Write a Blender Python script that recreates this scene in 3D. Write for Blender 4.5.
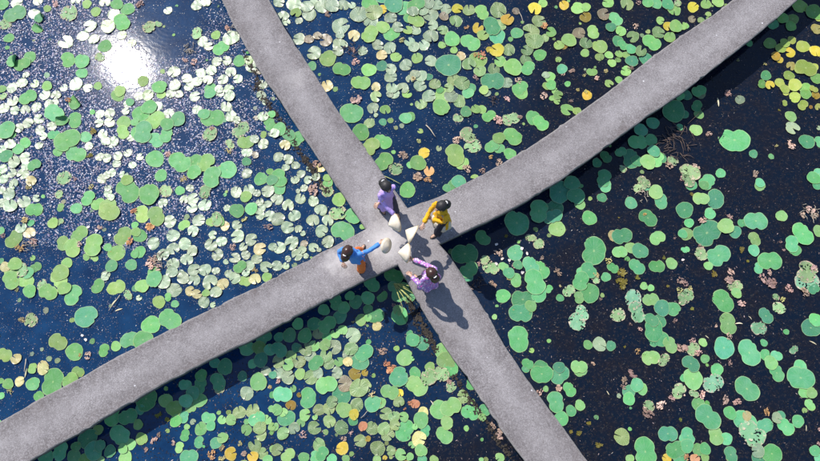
import bpy, bmesh, math, random
from mathutils import Vector, Matrix, noise
R = math.radians
scene = bpy.context.scene
for o in list(bpy.data.objects): bpy.data.objects.remove(o)
COL = scene.collection

# ------------------------------------------------------------------ camera
FPX = 638.0                      # focal length in photograph pixels (820 wide)
PITCH = R(15)
DECK = 0.76                      # walkway top above the water
CAMZ = DECK + 12.33
cam_d = bpy.data.cameras.new("camera"); cam = bpy.data.objects.new("camera", cam_d); COL.objects.link(cam)
cam.location = (0, 0, CAMZ); cam.rotation_euler = (PITCH, 0, 0)
cam_d.sensor_width = 36.0; cam_d.lens = 36.0 * FPX / 820.0; cam_d.clip_end = 2000
scene.camera = cam

# ------------------------------------------------------------------ sun and sky
GL = Vector((127 - 410, 230.5 - 65, -FPX)).normalized()
cp, sp = math.cos(PITCH), math.sin(PITCH)
def cam2world(v): return Vector((v[0], v[1] * cp - v[2] * sp, v[1] * sp + v[2] * cp))
g = cam2world(GL)
SUN = Vector((g.x, g.y, -g.z)).normalized()          # direction towards the sun
elev = math.asin(SUN.z); azim = math.atan2(SUN.x, SUN.y)
w = bpy.data.worlds.new("World"); scene.world = w; w.use_nodes = True
nt = w.node_tree; nt.nodes.clear()
sky = nt.nodes.new("ShaderNodeTexSky"); sky.sky_type = 'NISHITA'; sky.sun_disc = False
sky.sun_elevation = elev; sky.sun_rotation = azim; sky.air_density = 1.0; sky.dust_density = 0.6; sky.ozone_density = 2.5
bg = nt.nodes.new("ShaderNodeBackground"); bg.inputs[1].default_value = 0.145
wo = nt.nodes.new("ShaderNodeOutputWorld")
nt.links.new(sky.outputs[0], bg.inputs[0]); nt.links.new(bg.outputs[0], wo.inputs[0])
sd = bpy.data.lights.new("sun", 'SUN'); sd.energy = 4.8; sd.angle = R(0.53); sd.color = (1, 0.95, 0.88)
so = bpy.data.objects.new("sun", sd); COL.objects.link(so)
so.rotation_euler = SUN.to_track_quat('Z', 'Y').to_euler(); so.location = SUN * 60
scene.view_settings.view_transform = 'Standard'; scene.view_settings.look = 'None'
scene.view_settings.exposure = 0.24; scene.view_settings.gamma = 1.0
scene.render.resolution_x = 1024; scene.render.resolution_y = 576

def ray(px, py): return cam2world(Vector((px - 410, 230.5 - py, -FPX)))
def at(px, py, z=0.0):
    d = ray(px, py); t = (z - CAMZ) / d.z
    return Vector((d.x * t, d.y * t, z))
def px_size(p):                   # metres per photograph pixel at p
    d = Vector(p) - Vector((0, 0, CAMZ)); depth = d.dot(Vector((0, sp, -cp)))
    return depth / FPX
def project(p):
    d = Vector(p) - Vector((0, 0, CAMZ))
    x = d.x; y = d.y * cp + d.z * sp; z = -d.y * sp + d.z * cp
    return 410 + FPX * x / -z, 230.5 - FPX * y / -z

# ------------------------------------------------------------------ helpers
def link(name, me, mat=None, parent=None):
    if mat is not None and not me.materials: me.materials.append(mat)
    o = bpy.data.objects.new(name, me); COL.objects.link(o)
    if parent: o.parent = parent
    return o
def tag(o, label=None, cat=None, group=None, kind=None):
    if label: o['label'] = label
    if cat: o['category'] = cat
    if group: o['group'] = group
    if kind: o['kind'] = kind
    return o
def empty(name, loc, rz=0):
    o = bpy.data.objects.new(name, None); COL.objects.link(o); o.location = loc; o.rotation_euler = (0, 0, rz); o.empty_display_size = .1
    return o
def mesh(name, vs, fs, smooth=False, cols=None, colname='Col'):
    me = bpy.data.meshes.new(name); me.from_pydata([tuple(v) for v in vs], [], fs); me.update()
    if smooth: me.polygons.foreach_set('use_smooth', [True] * len(me.polygons))
    if cols is not None:
        a = me.attributes.new(colname, 'FLOAT_COLOR', 'POINT')
        a.data.foreach_set('color', [c for v in cols for c in (v[0], v[1], v[2], 1.0)])
    return me
class NG:
    def __init__(s, m): s.t = m.node_tree; s.n = s.t.nodes; s.l = s.t.links
    def node(s, typ, ins={}, **kw):
        n = s.n.new(typ)
        for k, v in kw.items(): setattr(n, k, v)
        for k, v in ins.items(): s.set(n, k, v)
        return n
    def set(s, n, k, v):
        if hasattr(v, 'is_output') or isinstance(v, bpy.types.NodeSocket): s.l.new(v, n.inputs[k])
        else: n.inputs[k].default_value = v
    def math(s, op, a, b=None, clamp=False):
        n = s.n.new('ShaderNodeMath'); n.operation = op; n.use_clamp = clamp; s.set(n, 0, a)
        if b is not None: s.set(n, 1, b)
        return n.outputs[0]
    def mix(s, f, a, b, blend='MIX'):
        n = s.n.new('ShaderNodeMix'); n.data_type = 'RGBA'; n.blend_type = blend
        s.set(n, 0, f); s.set(n, 6, a); s.set(n, 7, b); return n.outputs[2]
    def mapr(s, v, a, b, c=0.0, d=1.0):
        n = s.n.new('ShaderNodeMapRange'); n.clamp = True
        s.set(n, 0, v); s.set(n, 1, a); s.set(n, 2, b); s.set(n, 3, c); s.set(n, 4, d); return n.outputs[0]
    def noise(s, vec, scale, detail=3, rough=.55, dist=0.0):
        n = s.n.new('ShaderNodeTexNoise'); n.inputs['Scale'].default_value = scale; n.inputs['Detail'].default_value = detail
        n.inputs['Roughness'].default_value = rough; n.inputs['Distortion'].default_value = dist
        if vec is not None: s.l.new(vec, n.inputs['Vector'])
        return n.outputs[0]
    def voro(s, vec, scale, feature='F1', out=0):
        n = s.n.new('ShaderNodeTexVoronoi'); n.feature = feature; n.inputs['Scale'].default_value = scale
        if vec is not None: s.l.new(vec, n.inputs['Vector'])
        return n.outputs[out]
    def attr(s, name, out='Color'):
        n = s.n.new('ShaderNodeAttribute'); n.attribute_name = name; return n.outputs[out]
def newmat(name):
    m = bpy.data.materials.new(name); m.use_nodes = True
    ng = NG(m); b = ng.n['Principled BSDF']
    return m, ng, b
def C4(c): return (c[0], c[1], c[2], 1.0)

# ------------------------------------------------------------------ water
m_water, ng, b = newmat("pond_water")
pos = ng.node('ShaderNodeNewGeometry').outputs['Position']
sep = ng.node('ShaderNodeSeparateXYZ', {0: pos})
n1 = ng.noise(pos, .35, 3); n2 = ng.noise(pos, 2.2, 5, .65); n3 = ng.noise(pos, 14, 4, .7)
# silt and weed darken the east; reflected sky painted as blue base colour westward
murk_vs_sky = ng.mapr(ng.math('ADD', ng.math('ADD', ng.math('MULTIPLY', sep.outputs[0], .19), ng.math('MULTIPLY', ng.math('MINIMUM', sep.outputs[1], ng.math('MULTIPLY', sep.outputs[1], .05)), -.30)), ng.math('MULTIPLY', ng.math('SUBTRACT', n1, .5), 1.0)), -.55, .55)
clear = ng.mix(ng.mapr(n2, .3, .7), (.003, .019, .060, 1), (.007, .040, .108, 1))  # blue of the reflected sky put into the water colour
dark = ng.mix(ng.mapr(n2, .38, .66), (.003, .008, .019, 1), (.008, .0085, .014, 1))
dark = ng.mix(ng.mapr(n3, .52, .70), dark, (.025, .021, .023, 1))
ng.set(b, 'Base Color', ng.mix(murk_vs_sky, clear, dark))
b.inputs['Roughness'].default_value = .055
b.inputs['IOR'].default_value = 1.33
bump = ng.node('ShaderNodeBump', {'Strength': .05, 'Distance': .02})
rings = ng.node('ShaderNodeVectorMath', operation='DISTANCE'); ng.set(rings, 0, pos)
rc = at(172, 22); rings.inputs[1].default_value = tuple(rc)
rd = rings.outputs['Value']
rw = ng.math('MULTIPLY', ng.math('SINE', ng.math('MULTIPLY', rd, 62.0)), ng.mapr(rd, .25, .95, 1.0, 0.0))
ng.set(bump, 'Height', ng.math('ADD', ng.math('ADD', ng.math('MULTIPLY', ng.noise(pos, 9, 3), .8), ng.math('MULTIPLY', n3, .25)), ng.math('MULTIPLY', rw, .12)))
ng.set(b, 'Normal', bump.outputs[0])
vs = []; fs = []
S = 400
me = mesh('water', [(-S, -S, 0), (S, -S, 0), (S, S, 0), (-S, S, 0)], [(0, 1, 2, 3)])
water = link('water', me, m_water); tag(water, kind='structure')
m_bed, ng, b = newmat("pond_bed_mud"); b.inputs['Base Color'].default_value = (.05, .045, .03, 1)
tag(link('pond_bed', mesh('pond_bed', [(-S, -S, -1.5), (S, -S, -1.5), (S, S, -1.5), (-S, S, -1.5)], [(0, 1, 2, 3)]), m_bed), kind='structure')

# ------------------------------------------------------------------ concrete walkway
A_L = [(222,0),(231,19.5),(241.7,39),(252.5,58.6),(265.5,80),(280,99.7),(293,121),(308,143),(321,162.4),(333,180),(349,203)]
A_R = [(269,0),(283,26),(296,45.5),(307,63),(320,82.2),(330.6,100),(336.5,109),(349.4,127),(367,149.4),(374,160),(387.4,180)]
B_T = [(441,196),(466,182.5),(492,169.5),(518,154),(544,138),(562,125),(585,108.5),(615,86.7),(648,60),(681.7,35),(715,13.3),(733,0)]
B_B = [(461,233.5),(492,219),(518,206),(544,190),(570,173),(596,154),(615,140),(648,115),(681.7,93),(715,66.7),(748,41.7),(781.7,13.3),(797,0)]
C_R = [(450,256),(467.4,283.4),(485,310),(499.4,337),(511,355.7),(528,380.5),(546.6,405.6),(565,430),(583,455.5)]
C_L = [(408,282),(417,300),(429,321),(441,340.5),(460,367),(476,391),(491.5,414.8),(507,437),(523,459)]
D_T = [(305,261.5),(258,286),(211.7,308.5),(150,339.5),(100,366),(75,381),(43,397),(0,422)]
D_B = [(354.7,284.5),(311.7,307),(255,338),(205,362),(160,385),(100,420.3),(66,439.5),(33.3,458.7)]
Jl, Jt, Jr, Jb = (366,229), (407.4,208), (439,244), (398,264.5)
def W(l): return [at(x, y, DECK) for x, y in l]
def extend(pl, d=16.0, k=0.0):
    a, b2 = pl[-3], pl[-1]; dirv = (b2 - a).normalized(); out = list(pl); p = b2
    for i in range(16):
        ang = k * (i + 1); v = Matrix.Rotation(ang, 3, 'Z') @ dirv
        p = p + v * (d / 16); out.append(p)
    return out
def resample(pl, n):
    L = [0]
    for i in range(1, len(pl)): L.append(L[-1] + (pl[i] - pl[i-1]).length)
    out = []; T = L[-1]
    for k in range(n + 1):
        t = T * k / n; i = 1
        while i < len(pl) - 1 and L[i] < t: i += 1
        f = (t - L[i-1]) / (L[i] - L[i-1]); out.append(pl[i-1].lerp(pl[i], min(1, max(0, f))))
    return out
def smooth(pl, it=6):
    pl = list(pl)
    for _ in range(it):
        q = list(pl)
        for i in range(1, len(pl) - 1): q[i] = pl[i] * .5 + (pl[i-1] + pl[i+1]) * .25
        pl = q
    return pl
jl, jt, jr, jb = [at(*p, DECK) for p in (Jl, Jt, Jr, Jb)]
arms = []
for (s0, e0, l, r, k) in ((jl, jt, [Jl] + A_L[::-1], [Jt] + A_R[::-1], R(.5)), (jt, jr, [Jt] + B_T, [Jr] + B_B, R(.8)),
                          (jr, jb, [Jr] + C_R, [Jb] + C_L, R(.1)), (jb, jl, [Jb] + D_B, [Jl] + D_T, R(.6))):
    lw = extend(W(l), 16, k); rw_ = extend(W(r), 16, k)
    n = 320
    arms.append((smooth(resample(lw, n), 8), smooth(resample(rw_, n), 8)))
COLS_ = 10
THICK = .17
def edge_jit(p, s=0.016): return (-.02 if noise.noise(Vector((p.x * 5.3, p.y * 5.3, 77))) > .42 else 0) + noise.noise(Vector((p.x * 3.1, p.y * 3.1, 5))) * s + noise.noise(Vector((p.x * 11, p.y * 11, 9))) * s * .5
verts = []; faces = []; dist = []
def add_v(p, d): verts.append(p); dist.append(d); return len(verts) - 1
for (la, ra) in arms:
    rows = []
    for i in range(len(la)):
        a, b2 = la[i], ra[i]; width = (b2 - a).length; dirv = (b2 - a).normalized(); row = []
        fade = min(1, i / 12)
        for c in range(COLS_ + 1):
            u = c / COLS_; u = .5 - .5 * math.cos(math.pi * u) if True else u
            p = a.lerp(b2, u)
            ed = min(u, 1 - u) * width
            if c in (0, COLS_): p = p + dirv * edge_jit(p) * fade
            p = Vector((p.x, p.y, DECK + (-.012 if c in (0, COLS_) else noise.noise(p * 1.7) * .006)))
            # near the crossing the edge distance opens out into the middle
            dd = ed + max(0, (1 - i / 30)) * .25 * (1 if 0 < c < COLS_ else 0)
            row.append(add_v(p, min(dd, .5)))
        rows.append(row)
    for i in range(len(rows) - 1):
        for c in range(COLS_):
            faces.append((rows[i][c], rows[i][c+1], rows[i+1][c+1], rows[i+1][c]))
    for c, flip in ((0, 0), (COLS_, 1)):
        low = [add_v(verts[r[c]] + Vector((0, 0, -THICK)), 0) for r in rows]
        mid = [add_v(verts[r[c]] + Vector((0, 0, -.018)) + (verts[r[c]] - verts[r[5]]).normalized() * .006, 0) for r in rows]
        for i in range(len(rows) - 1):
            q1 = (rows[i][c], rows[i+1][c], mid[i+1], mid[i]); q2 = (mid[i], mid[i+1], low[i+1], low[i])
            if flip: q1 = q1[::-1]; q2 = q2[::-1]
            faces.append(q1); faces.append(q2)
        if c == 0: lowL = low
        else: lowR = low
    for i in range(len(rows) - 1): faces.append((lowL[i], lowL[i+1], lowR[i+1], lowR[i]))
# the crossing slab
g_ = []
for i in range(COLS_ + 1):
    row = []
    for j in range(COLS_ + 1):
        u = .5 - .5 * math.cos(math.pi * i / COLS_); v = .5 - .5 * math.cos(math.pi * j / COLS_)
        p = (jl.lerp(jt, u)).lerp(jb.lerp(jr, u), v)
        corner = (i in (0, COLS_)) and (j in (0, COLS_))
        e = (i in (0, COLS_)) or (j in (0, COLS_))
        p = Vector((p.x, p.y, DECK + (-.012 if corner else noise.noise(Vector((p.x, p.y, DECK)) * 1.7) * .006)))
        row.append(add_v(p, 0 if corner else .5))
    g_.append(row)
for i in range(COLS_):
    for j in range(COLS_): faces.append((g_[i][j], g_[i+1][j], g_[i+1][j+1], g_[i][j+1]))
me = mesh('walkway', verts, faces)
at_ = me.attributes.new('edge', 'FLOAT', 'POINT'); at_.data.foreach_set('value', dist)
bm = bmesh.new(); bm.from_mesh(me); bmesh.ops.remove_doubles(bm, verts=bm.verts, dist=.0015); bmesh.ops.recalc_face_normals(bm, faces=bm.faces); bm.to_mesh(me); bm.free()
m_con, ng, b = newmat("weathered_concrete")
pos = ng.node('ShaderNodeNewGeometry').outputs['Position']
ed = ng.attr('edge', 'Fac')
big = ng.noise(pos, .9, 4, .6); med = ng.noise(pos, 5, 5, .7); fine = ng.noise(pos, 36, 6, .85); grit = ng.noise(pos, 150, 2, .6)
c = ng.mix(ng.mapr(med, .36, .64), (.082, .071, .068, 1), (.180, .162, .158, 1))
wear = ng.math('MULTIPLY', ng.mapr(ed, .02, .40), ng.mapr(ng.math('ADD', ng.math('MULTIPLY', big, .45), ng.math('MULTIPLY', med, .55)), .22, .62, .35, 1.0), True)
c = ng.mix(ng.math('MULTIPLY', wear, .74), c, (.365, .345, .345, 1))
c = ng.mix(ng.mapr(fine, .45, .60, 0, .95), c, ng.mix(.5, c, (.56, .53, .54, 1)))
c = ng.mix(ng.mapr(grit, .38, .54, .85, 0), c, (.10, .085, .09, 1))
stain = ng.math('MULTIPLY', ng.mapr(ng.noise(pos, 2.3, 6, .72, .6), .56, .70), ng.mapr(ed, 0, .28, 1, .25), True)
c = ng.mix(ng.math('MULTIPLY', stain, .75), c, (.125, .102, .098, 1))
drip = ng.math('MULTIPLY', ng.mapr(ng.noise(pos, 7, 5, .7, 1.2), .60, .70), ng.mapr(big, .4, .55))
c = ng.mix(ng.math('MULTIPLY', drip, .6), c, (.10, .085, .075, 1))
c = ng.mix(ng.math('MULTIPLY', ng.mapr(ng.noise(pos, .55, 2, .5), .48, .60), .18), c, (.12, .105, .105, 1))
# pale patches with noisy edges around fixed points of the deck
for (sx, sy, sr, st) in ((386, 240, .55, .85), (338, 262, .34, .7), (296, 78, .35, .25), (405, 225, .3, .3), (372, 205, .3, .2)):
    dn = ng.node('ShaderNodeVectorMath', operation='DISTANCE'); ng.set(dn, 0, pos); dn.inputs[1].default_value = tuple(at(sx, sy, DECK))
    dv = ng.math('ADD', dn.outputs['Value'], ng.math('MULTIPLY', ng.math('SUBTRACT', ng.noise(pos, 4, 4, .7), .5), .7))
    c = ng.mix(ng.mapr(dv, sr * .15, sr, st, 0), c, (.52, .49, .475, 1))
dots = ng.math('MULTIPLY', ng.mapr(ng.voro(pos, 3.3), .045, .06, 1, 0), ng.mapr(med, .5, .52))
c = ng.mix(ng.math('MULTIPLY', dots, .75), c, (.75, .74, .76, 1))
c = ng.mix(ng.mapr(ed, .0, .05, .35, 0), c, (.33, .31, .29, 1))
# water line grime on the flanks
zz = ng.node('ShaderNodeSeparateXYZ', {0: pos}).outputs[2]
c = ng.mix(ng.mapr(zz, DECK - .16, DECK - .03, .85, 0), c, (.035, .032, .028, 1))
ng.set(b, 'Base Color', c); b.inputs['Roughness'].default_value = .9; b.inputs['Specular IOR Level'].default_value = .25
bp = ng.node('ShaderNodeBump', {'Strength': .55, 'Distance': .012}); ng.set(bp, 'Height', ng.math('ADD', med, ng.math('MULTIPLY', ng.math('ADD', fine, grit), .35))); ng.set(b, 'Normal', bp.outputs[0])
walk = link('walkway', me, m_con); tag(walk, kind='structure')
# piers carry the walkway; each stands in the water and is fixed to the deck
m_pier, ng, b = newmat("wet_pier_concrete"); pos = ng.node('ShaderNodeNewGeometry').outputs['Position']
ng.set(b, 'Base Color', ng.mix(ng.mapr(ng.noise(pos, 9, 4), .3, .7), (.05, .05, .045, 1), (.13, .12, .11, 1))); b.inputs['Roughness'].default_value = .8
def cyl(p, r0, r1, z0, z1, n=14):
    v = []; f = []
    for z, r in ((z0, r0), (z1, r1)):
        for i in range(n): a = 2 * math.pi * i / n; v.append((p[0] + r * math.cos(a), p[1] + r * math.sin(a), z))
    for i in range(n): f.append((i, (i + 1) % n, n + (i + 1) % n, n + i))
    f.append(tuple(range(n))[::-1]); f.append(tuple(range(n, 2 * n)))
    return v, f
def merge(parts):
    v = []; f = []
    for a, b_ in parts:
        k = len(v); v += [tuple(x) for x in a]; f += [tuple(i + k for i in q) for q in b_]
    return v, f
def box(x0, y0, z0, x1, y1, z1):
    v = [(x0,y0,z0),(x1,y0,z0),(x1,y1,z0),(x0,y1,z0),(x0,y0,z1),(x1,y0,z1),(x1,y1,z1),(x0,y1,z1)]
    return v, [(3,2,1,0),(4,5,6,7),(0,1,5,4),(1,2,6,5),(2,3,7,6),(3,0,4,7)]
for (la, ra) in arms:
    for i in range(38, 320, 55):
        a = la[i].lerp(ra[i], .28); b2 = la[i].lerp(ra[i], .72)
        v, f = merge([cyl((a.x, a.y), .09, .09, -1.2, DECK - THICK - .1), cyl((b2.x, b2.y), .09, .09, -1.2, DECK - THICK - .1)])
        d = (ra[i] - la[i]); wd = d.length; d.normalize(); nrm = Vector((-d.y, d.x, 0))
        p0 = la[i].lerp(ra[i], .12); p1 = la[i].lerp(ra[i], .88)
        bv = []
        for z in (DECK - THICK - .1, DECK - THICK - .013):
            for q in (p0 - nrm * .08, p1 - nrm * .08, p1 + nrm * .08, p0 + nrm * .08): bv.append((q.x, q.y, z))
        v2, f2 = merge([(v, f), (bv, [(3,2,1,0),(4,5,6,7),(0,1,5,4),(1,2,6,5),(2,3,7,6),(3,0,4,7)])])
        o = link('pier', mesh('pier', v2, f2), m_pier); o.parent = walk
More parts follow.
